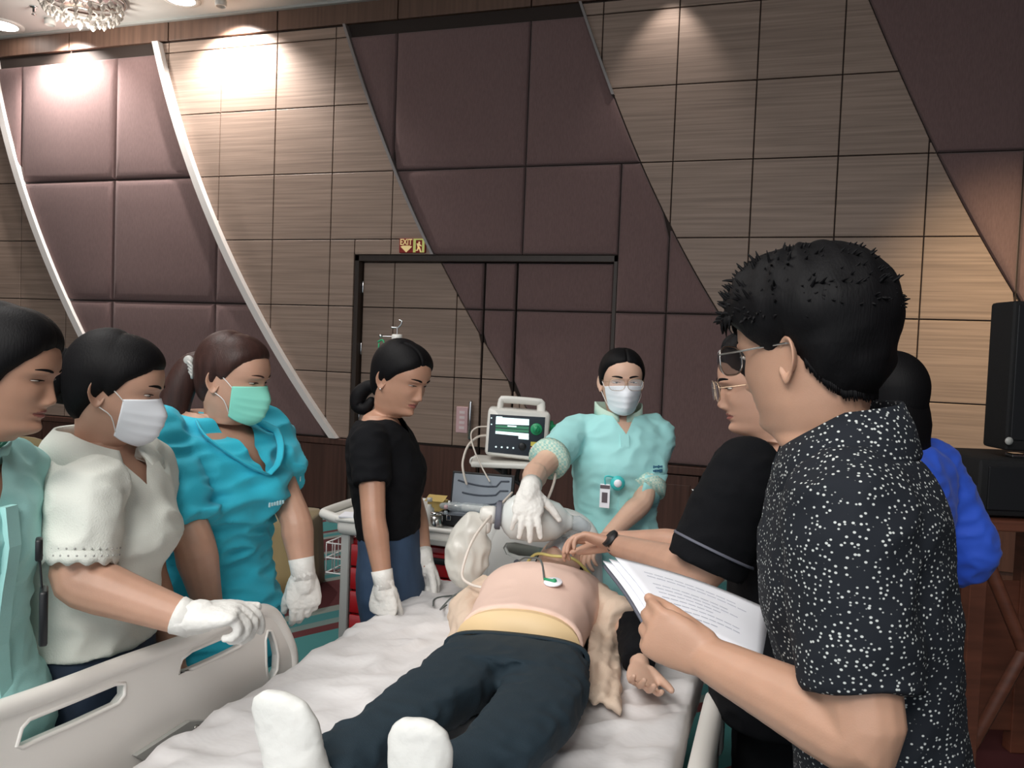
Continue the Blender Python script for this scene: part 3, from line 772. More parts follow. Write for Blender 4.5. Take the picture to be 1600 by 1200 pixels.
    def hair(s, T=1.2, line=None, mat_='hair_black', zlo=0., noise=0., parting=None, name='hair', back=0., vol=None):
        line = line or [(0, 18.3), (25, 17.9), (45, 16.4), (62, 13.8), (76, 11.4), (88, 10.6), (98, 11.2), (112, 7.5), (135, 3.6), (180, 2.2)]
        L = np.array(line, float); zs = np.concatenate([np.arange(zlo, 14, .3), 14 + 8.5 * np.sin(np.linspace(.03, math.pi / 2 - .03, 22))])
        rings = []; keep = []
        for z in zs:
            f, q = headfs(THETA, np.full(NTH, z), s.male, False); f2, _ = headfs(THETA, np.full(NTH, z), s.male, True)
            d = z - np.interp(np.abs(THETA) / DEG, L[:, 0], L[:, 1])
            tv = T + back * np.clip(-np.cos(THETA), 0, 1) + (vol(THETA / DEG, z) if vol else 0)
            t = np.where(d > 0, tv * (1 - np.exp(-np.maximum(d, 0) / (.9 * max(.6, T)))), np.maximum(-.5, d * 1.5))
            if noise: t = t + np.array([noise * mnoise.noise(Vector((math.cos(a) * 4, math.sin(a) * 4, z * .35 + 3))) for a in THETA]) * (d > 0)
            if parting is not None: t = t - .35 * np.exp(-((q - parting) / .35) ** 2) * (z > 15) * (np.cos(THETA) > -.2)
            r = np.hypot(f, q) + 1e-6; k = 1 + t / r; zz = z + np.where(z > 14, t * (z - 14) / 8.5, 0)
            rings.append([s.h((a if dd > 0 else b) * kk, c * kk, z2) for a, b, c, kk, z2, dd in zip(f, f2, q, k, zz, d)]); keep.append(d > -1.2)
        mb = MB(); mb.rings(rings, False, True); n = NTH; F2 = []
        for fc, m in zip(mb.f, mb.mi):
            if max(fc) < n * len(zs) and not any(keep[i // n][i % n] for i in fc): continue
            F2.append(fc)
        mb.f = F2; mb.mi = [0] * len(F2)
        return build(mb, name, mat_, s.root)
    def mask(s, m='mask_white', ztop=10.5, label=None):
        nu, nv = 44, 26; prof = np.array([(-1.6, 6.6), (-.8, 8.6), (.5, 10.4), (2, 11.3), (4, 11.9), (6, 12.3), (7.5, 12.2), (8.8, 11.4), (9.8, 10.6), (10.8, 10.1)])
        front, backr = [], []
        for j in range(nv + 1):
            v = j / nv; fr, br = [], []
            for i in range(nu + 1):
                u = -1 + 2 * i / nu; th = u * 60 * DEG; a = abs(u)
                zt = ztop - .9 * a ** 1.6; zb = -1.2 + 2.2 * a ** 2; z = zb + (zt - zb) * v
                f, q = headfs(np.array([th]), np.array([z]), s.male, False); f, q = f[0], q[0]
                f0, _ = headfs(np.array([0.]), np.array([z]), s.male, False)
                ext = np.interp(z, prof[:, 0], prof[:, 1]) - f0[0]
                d = .35 + max(0, ext - .35) * math.exp(-(q / 3.6) ** 2)
                pl = .2 * sum(math.exp(-((v - c) / .035) ** 2) for c in (.28, .48, .68)) * (1 - a ** 4)
                fr.append(s.h(f + d * math.cos(th * .6) + pl, q + .3 * math.sin(th), z)); br.append(s.h(f + d * math.cos(th * .6) + pl - .14, q + .16 * math.sin(th), z))
            front.append(fr); backr.append(br)
        R = [a + b[::-1] for a, b in zip(front, backr)]
        mb = MB(); mb.rings(R, True, True)
        o = build(mb, 'face_mask', m, s.root, label=label)
        for sd in (1, -1):
            lp = MB()
            e1, e2 = front[nv - 1][nu if sd > 0 else 0], front[3][nu if sd > 0 else 0]
            lp.tube([e1, s.h(2.6, sd * 7.5, 10.8), s.h(-.2, sd * 7.75, 12.6), s.h(-1.8, sd * 7.9, 12.4)], s.hs * .13, 6, sub=3)
            lp.tube([e2, s.h(2.4, sd * 7.0, 5.4), s.h(-.3, sd * 7.4, 7.0), s.h(-1.4, sd * 7.7, 7.6)], s.hs * .13, 6, sub=3)
            build(lp, 'ear_loop', 'loop_white', o)
        return o
    def glasses(s, rim='gold_metal', lens='glass', w=2.7, hgt=2.1, thick=.11, z0=10.9, fwd=11.0):
        g = bpy.data.objects.new('glasses', None); mb = MB()
        for sd in (1, -1):
            pts = []
            for t in np.linspace(0, 2 * math.pi, 28, endpoint=False):
                x, y = math.cos(t), math.sin(t); e = 2.8; r = 1 / (abs(x) ** e + abs(y) ** e) ** (1 / e)
                pts.append(s.h(fwd - .05 * (w * x * r) ** 2 * .3 - .35 * (sd * x * r > .3) * x * r * sd, sd * 3.4 + w * x * r, z0 + hgt * y * r))
            mb.tube(pts, s.hs * thick, 6, closed=True)
        mb.tube([s.h(fwd, .75, z0 + .5), s.h(fwd + .35, 0, z0 + .75), s.h(fwd, -.75, z0 + .5)], s.hs * thick, 6, sub=3)
        o = build(mb, 'glasses', rim, s.root)
        for sd in (1, -1):
            pts = []
            for t in np.linspace(0, 2 * math.pi, 24, endpoint=False):
                x, y = math.cos(t), math.sin(t); e = 2.8; r = 1 / (abs(x) ** e + abs(y) ** e) ** (1 / e)
                pts.append(s.h(fwd - .02, sd * 3.4 + w * .97 * x * r, z0 + hgt * .97 * y * r))
            build(MB().prism(pts, s.hf * s.hs * .12), 'lens', lens, o, smooth=False)
            build(MB().tube([s.h(fwd - .4, sd * (3.4 + w), z0 + .9), s.h(6.5, sd * 7.35, z0 + .9), s.h(0, sd * 7.75, z0 + 1.1), s.h(-2.2, sd * 7.6, z0 + .9), s.h(-4.2, sd * 7.4, z0 - .8)], s.hs * thick * 1.1, 6, sub=4), 'temple', rim, o)
        return o
    # --- clothes
    def shirt_collar(s, m, h=.035, gap=20, tb=.955, tf=.90, off=.022, r0=.006, t=.985, name='collar'):
        th = np.linspace(gap * DEG, 2 * math.pi - gap * DEG, 44); cen = s.P + s.bu * s.tl * t; R = []
        for a in th:
            p = s.tor(t, r0, [a])[0]; out = nrm(p - cen); fr = max(0, math.cos(a)); p = p - s.bu * .030 * fr + s.bf * .004 * fr
            top = p + s.bu * h * (1 - .35 * fr) + out * .003; to = tb + (tf - tb) * fr ** 2
            q = s.tor(to, off, [a])[0] - s.bu * .030 * fr * .5; q = q if (q - top).dot(out) > .006 else q + out * .012
            md = top * .5 + q * .5 + out * .006 + s.bu * .004
            R.append([p, top, top + out * .006 + s.bu * .002, md, q, q - out * .002 - s.bu * .005, md - out * .005 - s.bu * .003, p + out * .004])
        return build(MB().rings(R), name, m, s.root)
    def top(s, name, m, t0=-.22, t1=.985, off=.014, sl=None, rsl=(.068, .064, .062), voxel=.008, fold=.007, fs=(9, 9, 14), hem=.01, ws=1., ds=1., vneck=None, smooth=6, label=None, bust=0., sides=(1, -1), ridge=.5, seed=0.):
        mb = MB(); rings = []
        for t in np.linspace(t0, t1, 26):
            o2 = off + hem * float(_ss((.25 - t) / .45))
            R = s.tor(t, o2, ws=ws, ds=ds)
            if bust: R = [p + s.bf * bust * math.exp(-((t - .62) / .13) ** 2) * max(0, math.cos(a)) ** 2 for p, a in zip(R, THETA)]
            rings.append(R[::2])
        mb.rings(rings)
        for side in sides:
            if side not in s.armdata: continue
            S, E, Wr = s.armdata[side]; length = sl if np.isscalar(sl) else sl[side]
            d1, d2 = np.linalg.norm(E - S), np.linalg.norm(Wr - E); inner = S - s.bl * side * .06 + s.bu * .005
            pts = [inner, S]; rr = [rsl[0] * .9, rsl[0]]
            if length <= d1: pts += [S + (E - S) * (length / d1 * .5), S + (E - S) * (length / d1)]; rr += [rsl[1], rsl[2]]
            else: pts += [S + (E - S) * .5, E, E + (Wr - E) * ((length - d1) / d2)]; rr += [rsl[1], rsl[1], rsl[2]]
            mb.tube(pts, rr, 18, sub=3, roundcap=False)
        g = fuse(mb, voxel, smooth); folds(g, fold, fs, seed + s.Hc[0] * 7, ridge)
        s.lasttop = g
        if vneck:
            tA, hw, tS = vneck
            cutv(s, g, tA, hw, tS)
        return build(g, name, m, s.root, label=label)
    def collar(s, m, h=.035, gap=24, t=.975, fold=True, flare=.012, tilt=0., name='collar', parent=None, spread=.03, r0=.006, label=None):
        R = []; th = np.linspace(gap * DEG, 2 * math.pi - gap * DEG, 40)
        base = s.tor(t, r0, th); cen = s.P + s.bu * s.tl * t
        for p, a in zip(base, th):
            out = nrm(p - cen); fr = max(0, math.cos(a)); up = s.bu * (h * (1 - .25 * fr)) + s.bf * tilt * fr
            p = p - s.bu * .035 * fr
            if fold: prof = [p, p + up + out * flare, p + up * 1.02 + out * (flare + .006), p - s.bu * .012 + out * (flare + spread), p - s.bu * .010 + out * (flare + spread - .006), p + up * .93 + out * (flare + .002), p + out * .004]
            else: prof = [p, p + up * .5 + out * flare * .6, p + up + out * flare, p + up + out * (flare + .004), p + up * .5 + out * (flare * .6 + .005), p + out * .006]
            R.append(prof)
        return build(MB().rings(R), name, m, parent or s.root, label=label)
    def legs(s, m='black_cotton', name='trousers', r=1., shoe='black_plastic', feet=None, spread=.085, fold=.004, wt=.12):
        hipc = s.P - s.bu * .05; ank = .09
        if feet is None: feet = {sd: np.array([s.P[0], s.P[1], 0]) + s.bl * sd * (spread + .015) * np.array([1, 1, 0]) for sd in (1, -1)}
        mb = MB(); rings = [[p + (s.bf * 0) for p in s.tor(t, .006)][::3] for t in ((wt, wt * .5, .0, -.12, -.22, -.30) if wt > .2 else (wt, .0, -.12, -.22, -.30))]
        mb.rings(rings)
        for sd in (1, -1):
            F = feet[sd]; hp = hipc + s.bl * sd * spread - s.bu * .07; kn = (hp + F) / 2 + s.bf * .02; kn[2] = (hp[2] + .08) / 2
            mb.tube([hp, hp * .5 + kn * .5, kn, kn * .5 + (F + np.array([0, 0, ank])) * .5, F + np.array([0, 0, ank * .7])], [.092 * r, .085 * r, .068 * r, .062 * r, .06 * r], 16, sub=3, roundcap=False)
        g = fuse(mb, .013, 6); folds(g, fold, (9, 9, 12), 3.)
        build(g, name, m, s.root)
        f2 = np.array([s.bf[0], s.bf[1], 0]); f2 = nrm(f2); l2 = np.array([-f2[1], f2[0], 0])
        for sd in (1, -1):
            F = feet[sd]; R = []
            for a, hw, ht in ((-.085, .02, .05), (-.07, .034, .085), (-.01, .037, .09), (.05, .042, .072), (.11, .045, .05), (.155, .036, .04), (.175, .015, .025)):
                R.append([F + f2 * a + l2 * (hw * math.cos(q)) + np.array([0, 0, .004 + max(0, ht * .5 + ht * .5 * math.sin(q))]) for q in np.linspace(0, 2 * math.pi, 16, endpoint=False)])
            build(MB().rings(R), 'shoe', shoe, s.root)

def cutv(s, g, tA, hw, tS):
    """opens a V at the front of a fused top: apex at height tA, hw wide at tS"""
    th0 = np.array([0.]); A = s.tor(tA, .012, th0)[0]; cS = s.P + s.bu * s.tl * tS
    bm = bmesh.new(); me = rawmesh('tmp', g.v, g.f); bm.from_mesh(me)
    pl = []
    for sd in (1, -1):
        S = cS + s.bl * sd * hw + s.bf * .03; e = nrm(S - A); n = nrm(np.cross(e, s.bf)) ; n = n if n.dot(s.bl * sd) > 0 else -n
        pl.append((A, n))
        bmesh.ops.bisect_plane(bm, geom=bm.verts[:] + bm.edges[:] + bm.faces[:], plane_co=tuple(A), plane_no=tuple(n))
    dead = []
    for f in bm.faces:
        c = np.array(f.calc_center_median())
        if (c - cS).dot(s.bf) > .0 and all((c - a).dot(n) < 0 for a, n in pl) and np.linalg.norm(c - cS) < .4: dead.append(f)
    bmesh.ops.delete(bm, geom=dead, context='FACES')
    bm.verts.index_update(); g.v = [np.array(v.co) for v in bm.verts]; g.f = [tuple(v.index for v in f.verts) for f in bm.faces]; g.mi = [0] * len(g.f)
    bm.free(); bpy.data.meshes.remove(me)
def placket(s, m, t0, t1, th=0., w=.012, name='placket', off=.02):
    R = []
    for t in np.linspace(t0, t1, 16):
        p = s.tor(t, off + .01 * float(_ss((.25 - t) / .45)), np.array([th * DEG]))[0]; out = nrm(p - (s.P + s.bu * s.tl * t)); sdv = np.cross(s.bu, out)
        R.append([p - sdv * w - out * .01, p - sdv * w + out * .003, p + sdv * w + out * .003, p + sdv * w - out * .01])
    return build(MB().rings(R), name, m, s.root, smooth=False)
def sleeve_band(s, side, d0, d1, r, m, name='sleeve_cuff'):
    S, E, Wr = s.armdata[side]; u = nrm(E - S)
    return build(MB().tube([S + u * d0, S + u * (d0 + d1) / 2, S + u * d1], [r * .99, r * 1.01, r * 1.01], 24, roundcap=False), name, m, s.root)
def mark(s, m, t, th, w, hh, n, name, off=.03, rows=1):
    """a row of small stitched letters on a garment"""
    mb = MB(); r2 = random.Random(int(t * 1000))
    p = s.tor(t, off, np.array([th * DEG]))[0]; out = nrm(p - (s.P + s.bu * s.tl * t)); sx = np.cross(s.bu, out)
    for j in range(rows):
        for i in range(n):
            x = (i / max(1, n - 1) - .5) * w; a = hh * (.7 + .5 * r2.random())
            mb.box(p + sx * x + s.bu * (-j * hh * 1.6), (w / n * .62, a, .003), axes=(sx, s.bu, out))
    return build(mb, name, m, s.root, smooth=False)
def near(p, q): return np.asarray(p, float) + np.asarray(q, float)
def hanging(p, side, fwd=.02, out=.05, r=1., bend=.05, **k):
    S = p.shoulder(side); E = S - np.array([0, 0, .27]) + p.bl * side * out * .7 + p.bf * (fwd - .02); Wr = E - np.array([0, 0, .235]) + p.bf * (fwd + bend) + p.bl * side * .01
    return p.arm(side, E, Wr, r, **k)

# 1 woman at the left edge, teal uniform
p = Person('woman at the left edge in teal uniform with green-lined collar, in profile', (4, 580), 1.52, 4, 9, hs=.0093, bphi=-12, skin='skin_brown', lean=.0, nlen=.14, nfwd=.102, deep=.9)
hanging(p, 1, -.08, .0); hanging(p, -1, -.12, .02)
p.body(); p.eyes(.28, (0, -.1)); p.brow()
p.hair(1.9, [(0, 17.8), (22, 17.0), (42, 14.6), (58, 11.8), (70, 8.6), (82, 6.2), (92, 9.6), (112, 7.2), (135, 3.2), (180, 2)], back=.5)
hb = MB(); hb.ellipsoid(p.h(-12.2, 0, 9.5), (p.hf * .035, p.hl * .045, p.hu * .045)); build(hb, 'hair_bun', 'hair_black', p.root)
p.top('uniform_top', 'teal_uniform', -.36, .975, sl=.22, vneck=(.80, .05, .99), hem=.035, fold=.010, seed=1)
p.collar('teal_uniform', .045, 18, .98, fold=False, flare=.010, r0=.014)
p.collar('green_lining', .043, 20, .981, fold=False, flare=.006, r0=.008, name='collar_lining', label='dark green collar lining')
placket(p, 'teal_uniform', -.34, .78, 6, .016)
pb = MB(); c = at(68, 962, 1.50); pb.box(c, (.014, .05, .10), rz=WALLANG + .5, bev=.005); c = at(61, 858, 1.50); pb.box(c, (.012, .03, .04), rz=WALLANG + .5, bev=.004); pb.tube([at(62, 870, 1.5), at(66, 925, 1.5)], .002, 6); build(pb, 'belt_pouch', 'black_plastic', p.root, label='flat black pouch clipped at the hip')
p.legs('black_cotton')

# 2 woman in cream blouse, hand on the bed rail
p = Person('woman in cream short-sleeved blouse and white mask with one gloved hand on the bed rail', (180, 604), 1.86, 9, 10, hs=.0098, bphi=-12, skin='skin_tan', wide=1.0, deep=1.04, lean=.02, nfwd=.022, nlen=.125, tlen=.53)
p.arm(-1, at(122, 906, 1.68), at(292, 966, 1.68), 1.3, sh=at(136, 772, 1.71), hand=False)
hanging(p, 1, .02, hand=True)
p.body(); p.eyes(.45, (0, -.15)); p.brow(w=.32)
p.hair(1.25, [(0, 17.2), (25, 17.0), (45, 15.2), (60, 13.6), (72, 11), (82, 9.6), (92, 10.6), (110, 7.4), (135, 3.4), (180, 2)], back=.7)
hb = MB(); hb.ellipsoid(p.h(-12.6, 0, 11.5), (p.hf * .042, p.hl * .05, p.hu * .062)); hb.tube([p.h(-11, 0, 8), p.h(-14.5, 0, 9), p.h(-16, 0, 12), p.h(-14, 0, 16)], [.03, .036, .034, .02], 12, sub=4)
hbun = build(hb, 'hair_bun', 'hair_black', p.root)
cl = MB()
for k in range(6): cl.tube([p.h(-14.5 + k * .55, -2.6 + k * .1, 16.6 - .1 * k), p.h(-15.2 + k * .6, -3.6, 15), p.h(-14.8 + k * .6, -3.8, 13.2)], .0038, 6, sub=3)
cl.ellipsoid(p.h(-13.6, -1, 16.4), (p.hf * .020, p.hl * .026, p.hu * .012))
build(cl, 'claw_clip', 'black_plastic', hbun, label='shiny black claw clip')
p.mask('mask_white')
p.top('blouse', 'cream_blouse', -.34, .985, sl={-1: .235, 1: .2}, rsl=(.084, .088, .092), vneck=(.84, .055, .99), hem=.045, fold=.012, bust=.045, fs=(8, 8, 10), seed=2, wide=1) if False else p.top('blouse', 'cream_blouse', .15, .985, sl={-1: .135, 1: .2}, rsl=(.076, .075, .069), vneck=(.84, .055, .99), hem=.045, fold=.012, bust=.045, fs=(8, 8, 10), seed=2)
p.shirt_collar('cream_blouse', .034, 24, .945, .86)
S, E, Wr = p.armdata[-1]; uu = nrm(E - S); lace = MB(); a1 = nrm(np.cross(uu, (0, 0, 1) if abs(uu[2]) < .9 else p.bf)); a2 = np.cross(uu, a1)
R = []
for d_, rr_ in ((.112, .071), (.124, .072), (.138, .072), (.136, .069), (.112, .069)):
    R.append([S + uu * (d_ + (.004 * math.sin(q * 13) if .13 < d_ else 0)) + (a1 * math.cos(q) + a2 * math.sin(q)) * rr_ for q in np.linspace(0, 2 * math.pi, 78, endpoint=False)])
lc = build(lace.rings(R, False, False), 'lace_trim', 'cream_blouse', p.root)
ey = MB()
for q in np.linspace(0, 2 * math.pi, 30, endpoint=False):
    for d_ in (.122, .108): ey.sphere(S + uu * d_ + (a1 * math.cos(q + d_ * 40) + a2 * math.sin(q + d_ * 40)) * .0715, .0022, 8, 6)
build(ey, 'eyelet', 'grey_plastic', lc)
p.glove(-1, 1.12, fall=.02, fdir=cd(.98, .10, .12), palm=cd(.05, -1, .12), size=1.14, curl=(34, 54, 62, 64), spread=3, thumb=(24, 6))
p.legs('dark_jeans', 'jeans', 1.05, wt=.30)

# 3 woman in turquoise scrubs
p = Person('woman in bright turquoise scrubs and green mask with a brown ponytail', (364, 589), 2.32, -12, 8, hs=.0099, bphi=-26, skin='skin_tan', wide=1.25, deep=1.42, lean=.02, nfwd=.075, nlen=.105, tlen=.56)
p.arm(-1, at(302, 845, 2.10), at(328, 955, 2.22), 1.3, hand=True, curl=(30, 40, 45, 45), palm=cd(.6, 0, .8))
p.arm(1, at(462, 812, 2.36), at(474, 897, 2.34), 1.12, hand=False)
p.body(); p.eyes(.4, (0, -.1)); p.brow('hair_brown', .24)
p.hair(1.2, [(0, 18.2), (25, 17.8), (45, 16.4), (60, 14.2), (74, 11.5), (84, 10.8), (95, 11.6), (112, 7.6), (135, 3.8), (180, 2)], 'hair_brown', back=.6)
hb = MB().tube([p.h(-9.5, 0, 14), p.h(-13, -1, 11.5), p.h(-14.5, -2.5, 5), p.h(-14.5, -3.5, -3), p.h(-13.5, -4, -9), p.h(-13, -4, -13)], [.03, .04, .045, .042, .032, .012], 14, sub=4, flat=.8)
hp = build(hb, 'ponytail', 'hair_brown', p.root)
cl = MB().ellipsoid(p.h(-12.4, -3.2, 13.6), (p.hf * .016, p.hl * .008, p.hu * .016))
for k in range(4): cl.tube([p.h(-11.6 + k * .3, -4.6, 13.6 - k * .9), p.h(-10.2 + k * .25, -5.4, 13.2 - k * .95), p.h(-9.4, -5.0, 12.2 - k * .9)], .0042, 6, sub=3)
build(cl, 'claw_clip', 'grey_plastic', hp, label='pale grey claw clip')
p.mask('mask_green')
p.top('scrub_top', 'scrub_turquoise', -.30, .985, sl={-1: .255, 1: .2}, rsl=(.098, .094, .090), vneck=(.74, .062, .985), hem=.03, fold=.025, fs=(5, 5, 14), bust=.05, ridge=.6, off=.018, seed=3)
R = []
for sd in (1, -1):
    nb_ = MB(); P1 = [p.tor(.74 + .235 * k, .026, np.array([sd * (1 + 58 * k ** .8) * DEG]))[0] + p.bf * .03 * (1 - k) for k in np.linspace(0, 1, 9)]
    build(nb_.tube(P1, .011, 8, flat=.35, ref=p.bf), 'neck_facing', 'scrub_turquoise', p.root)
mark(p, 'scrub_letter', .60, 2, .055, .010, 6, 'stitched_lettering', .075); mark(p, 'scrub_letter', .70, 52, .03, .014, 3, 'stitched_lettering', .06, 2)
build(MB().tube([p.h(-5, -5.6, -3.2), p.h(0, -6.2, -4.6), p.h(4, -3.8, -6.4)], .0016, 6, sub=4), 'necklace', 'gold_metal', p.root)
p.glove(1, 1.05, fdir=cd(.03, -1, .05), palm=cd(-.4, 0, .9), size=1.05, curl=(18, 26, 32, 36), spread=2, thumb=(22, 30))
p.legs('scrub_turquoise', 'scrub_trousers', 1.45, fold=.010)

# 4 woman in black tee and jeans
p = Person('woman in black t-shirt and blue jeans with gloved hands lowered, looking down', (626, 590), 2.90, -33, 16, -3, hs=.0104, bphi=-6, skin='skin_brown', wide=.90, deep=.94, nfwd=.05, nlen=.145, lean=-.06, neck=.92, tlen=.54)
p.arm(-1, at(584, 812, 2.68), at(600, 913, 2.65), 1.0, hand=False)
p.arm(1, at(650, 800, 3.07), at(664, 878, 2.95), .95, hand=False)
p.body(); p.eyes(.3, (0, -.1)); p.brow(w=.3)
p.hair(1.25, [(0, 18.4), (20, 17.6), (45, 15.2), (62, 13.2), (76, 10.8), (86, 9.8), (96, 10.6), (112, 7.2), (135, 3.2), (180, 1.6)], back=.5, parting=-2.2)
hb = MB().tube([p.h(-9, 0, 5), p.h(-12.5, 0, 3.5), p.h(-14.5, -1, 0), p.h(-13.5, -1, -3.6), p.h(-10.5, -.5, -3.5), p.h(-9.5, 0, -.5)], [.018, .026, .03, .028, .022, .016], 12, sub=4)
build(hb, 'hair_bun', 'hair_black', p.root)
build(MB().sphere(p.h(-.2, -8.2, 6.9), .004), 'earring', 'chrome', p.root)
p.top('t_shirt', 'black_cotton', .24, .985, sl={-1: .15, 1: .15}, rsl=(.067, .067, .065), vneck=(.88, .06, .99), hem=.02, fold=.008, bust=.02, seed=4)
p.glove(-1, 1.0, fdir=cd(-.05, -1, .0), palm=cd(.35, .05, .9), size=1.05, curl=(42, 60, 62, 60), spread=1, thumb=(14, 40))
p.glove(1, .96, fdir=cd(.18, -.95, .2), palm=cd(-.5, -.1, -.8), size=1.0, curl=(22, 30, 34, 34), spread=3, thumb=(20, 30))
p.legs('jeans', 'jeans', .90, wt=.34, spread=.07, feet={1: p.P * np.array([1, 1, 0]) + p.bl * .08 - p.bf * .10, -1: p.P * np.array([1, 1, 0]) - p.bl * .08 - p.bf * .10})

# 5 nurse facing the camera
p = Person('nurse facing the camera in mint uniform, white mask and glasses', (971, 594), 3.10, -88, 3, 2, hs=.0099, bphi=-82, skin='skin_light', wide=1.0, deep=1.0, nlen=.125, nfwd=.03, lean=-.03, lips='lips_light', tlen=.54)
p.arm(-1, at(838, 738, 2.84), at(828, 764, 2.655), 1.05, hand=False)
p.arm(1, at(1003, 785, 3.0), at(950, 838, 2.86), 1.0, fdir=cd(-.75, -.5, -.4), palm=cd(-.2, -.9, -.2), curl=(25, 30, 35, 35))
p.body(); p.eyes(.6, (0, 0)); p.brow(w=.34)
p.hair(1.0, [(0, 18.6), (20, 18.2), (42, 16.6), (60, 13.2), (74, 10.5), (86, 9.0), (98, 10), (112, 7), (135, 3), (180, 2)], parting=.6)
build(MB().ellipsoid(p.h(-11.5, 0, 7), (p.hf * .035, p.hl * .05, p.hu * .045)), 'hair_bun', 'hair_black', p.root)
p.mask('mask_white', 10.2)
p.glasses('gold_metal', 'glass', 2.9, 2.1, .09, 10.6, 11.4)
p.top('uniform_top', 'mint_uniform', -.36, .985, sl={-1: .25, 1: .245}, rsl=(.068, .066, .062), vneck=(.86, .045, .99), hem=.03, fold=.010, bust=.03, seed=5)
p.collar('pale_mint', .048, 12, .985, fold=False, flare=.002, r0=.003)
placket(p, 'mint_uniform', -.3, .86, -4, .016)
for sd in (1, -1): sleeve_band(p, sd, .215, .253, .0735, 'mint_check')
pk = MB(); R = [p.tor(.60, .022 + .035, np.array([a * DEG]))[0] for a in np.linspace(18, 48, 8)]; R2 = [p.tor(.40, .022 + .018, np.array([a * DEG]))[0] for a in np.linspace(18, 48, 8)]
pk.rings([R + [q - p.bf * .006 for q in R[::-1]], R2 + [q - p.bf * .006 for q in R2[::-1]]]); build(pk, 'chest_pocket', 'mint_uniform', p.root)
mark(p, 'navy_print', .655, 33, .045, .009, 6, 'printed_lettering', .055, 2)
bc = at(965, 755, 2.955); fx = cd(1, 0, 0); uz = np.array([0, 0, 1.])
reel = build(MB().lathe(bc, [(.001, -.004), (.026, -.004), (.026, .004), (.001, .006)], 22, cd(0, 0, -1)), 'badge_reel', 'badge_teal', p.root)
build(MB().lathe(bc + cd(0, 0, -.006), [(.001, 0), (.014, 0), (.014, .002), (.001, .002)], 16, cd(0, 0, -1)), 'reel_emblem', 'paper', reel)
bd = at(945, 775, 2.95)
bo = build(MB().box(bd, (.036, .004, .085), rz=0, bev=.002), 'id_badge', 'paper', p.root, smooth=False)
build(MB().box(bd + np.array([0, -.003, -.005]), (.020, .002, .036)), 'badge_photo', 'badge_photo', bo, smooth=False)
build(MB().box(bd + np.array([0, -.003, .033]), (.034, .002, .012)), 'badge_header', 'badge_photo', bo, smooth=False)
build(MB().tube([bc + cd(-.01, .02, 0), bd + uz * .05 + cd(0, .02, 0), bd + uz * .042], .003, 6, sub=3), 'badge_cord', 'badge_teal', bo)
p.glove(-1, 1.05, fdir=cd(-.12, -.80, -.58), palm=cd(.0, -.58, .80), size=1.05, curl=(14, 14, 16, 18), spread=11, thumb=(58, 20))
p.legs('mint_uniform', 'trousers')

# 6 man in black, leaning to hold the face mask
p = Person('man in black t-shirt and thin glasses reaching one arm to the resuscitator bag', (1192, 598), 2.02, 172, 10, hs=.0103, bphi=168, skin='skin_tan', male=1., wide=1.12, deep=1.15, nfwd=.06, nlen=.15, lean=.0, lips='lips')
p.arm(1, at(1098, 895, 1.85), at(962, 852, 2.30), 1.15, sh=at(1165, 748, 1.86), fdir=cd(-.95, .25, .3), palm=cd(-.3, -.9, -.3), curl=(28, 32, 36, 40), spread=5, size=1.05)
p.arm(-1, at(1075, 850, 2.35), at(945, 845, 2.55), 1.05, fdir=cd(-.9, 0, .1), palm=cd(0, -.9, -.2), curl=(30, 35, 40, 40))
p.body(); p.eyes(.5, (0, -.1)); p.brow(w=.4)
p.hair(1.6, [(0, 17.6), (25, 17.2), (45, 15.2), (62, 12.6), (76, 9.6), (86, 9.2), (98, 10.6), (112, 7.5), (135, 4.6), (180, 3.6)], noise=.8)
p.glasses('gold_metal', 'glass', 2.8, 2.3, .12, 10.8, 11.2)
p.top('t_shirt', 'black_cotton', -.28, .985, sl={1: .22, -1: .2}, rsl=(.09, .092, .09), hem=.03, fold=.010, ridge=.4, seed=6)
S, E, Wr = p.armdata[1]; fu = nrm(Wr - E)
build(MB().tube([Wr - fu * .030, Wr - fu * .012], [.0315, .031], 20, roundcap=False), 'watch_strap', 'black_plastic', p.root)
wn = cd(.0, .30, -.95); wn = nrm(wn - fu * wn.dot(fu))
build(MB().lathe(Wr - fu * .021 + wn * .030, [(.001, 0), (.026, 0), (.026, .008), (.001, .009)], 22, wn), 'watch', 'black_plastic', p.root)
sleeve_band(p, 1, .17, .176, .094, 'board_grey', 'sleeve_stripe')
p.legs('black_cotton', 'trousers', 1.1)

# 7 man in the foreground, dotted shirt
p = Person('man in dark white-dotted shirt seen from behind, holding papers', (1267, 547), 1.2, 128, 8, -2, hs=.0104, bphi=163, skin='skin_man', male=1., wide=1.05, deep=.95, nfwd=.036, nlen=.125, lean=.10, tlen=.58, neck=1.12, lips='lips_light')
p.arm(1, at(1348, 1152, 1.0), at(1112, 1032, 1.17), 1.2, sh=at(1322, 805, 1.05), fdir=cd(-.86, .35, .30), palm=cd(.45, -.1, .88), curl=(60, 66, 68, 66), spread=1, thumb=(10, 28), size=1.05)
hk = dict(fdir=cd(-.6, .2, .5), palm=cd(0, 1, 0), curl=(30, 30, 30, 30))
Sx = p.shoulder(-1); p.arm(-1, Sx + np.array([0, 0, -.29]) - p.bf * .02, Sx + np.array([0, 0, -.54]) + p.bf * .0, 1.1)
p.body(); p.eyes(.7); p.brow(w=.4)
hv = lambda thd, z: 1.2 * np.clip((z - 12) / 5, 0, 1) + .3 * np.exp(-((np.abs(thd) - 0) / 60) ** 2) * (z > 15)
ho = p.hair(1.7, [(0, 16.8), (25, 16.4), (45, 14.4), (62, 12.8), (74, 11.4), (84, 11.6), (98, 12.6), (112, 9.8), (126, 7.0), (145, 4.6), (180, 4.0)], noise=.5, vol=hv, back=.3, zlo=-1)
tf = MB(); r2 = random.Random(5)
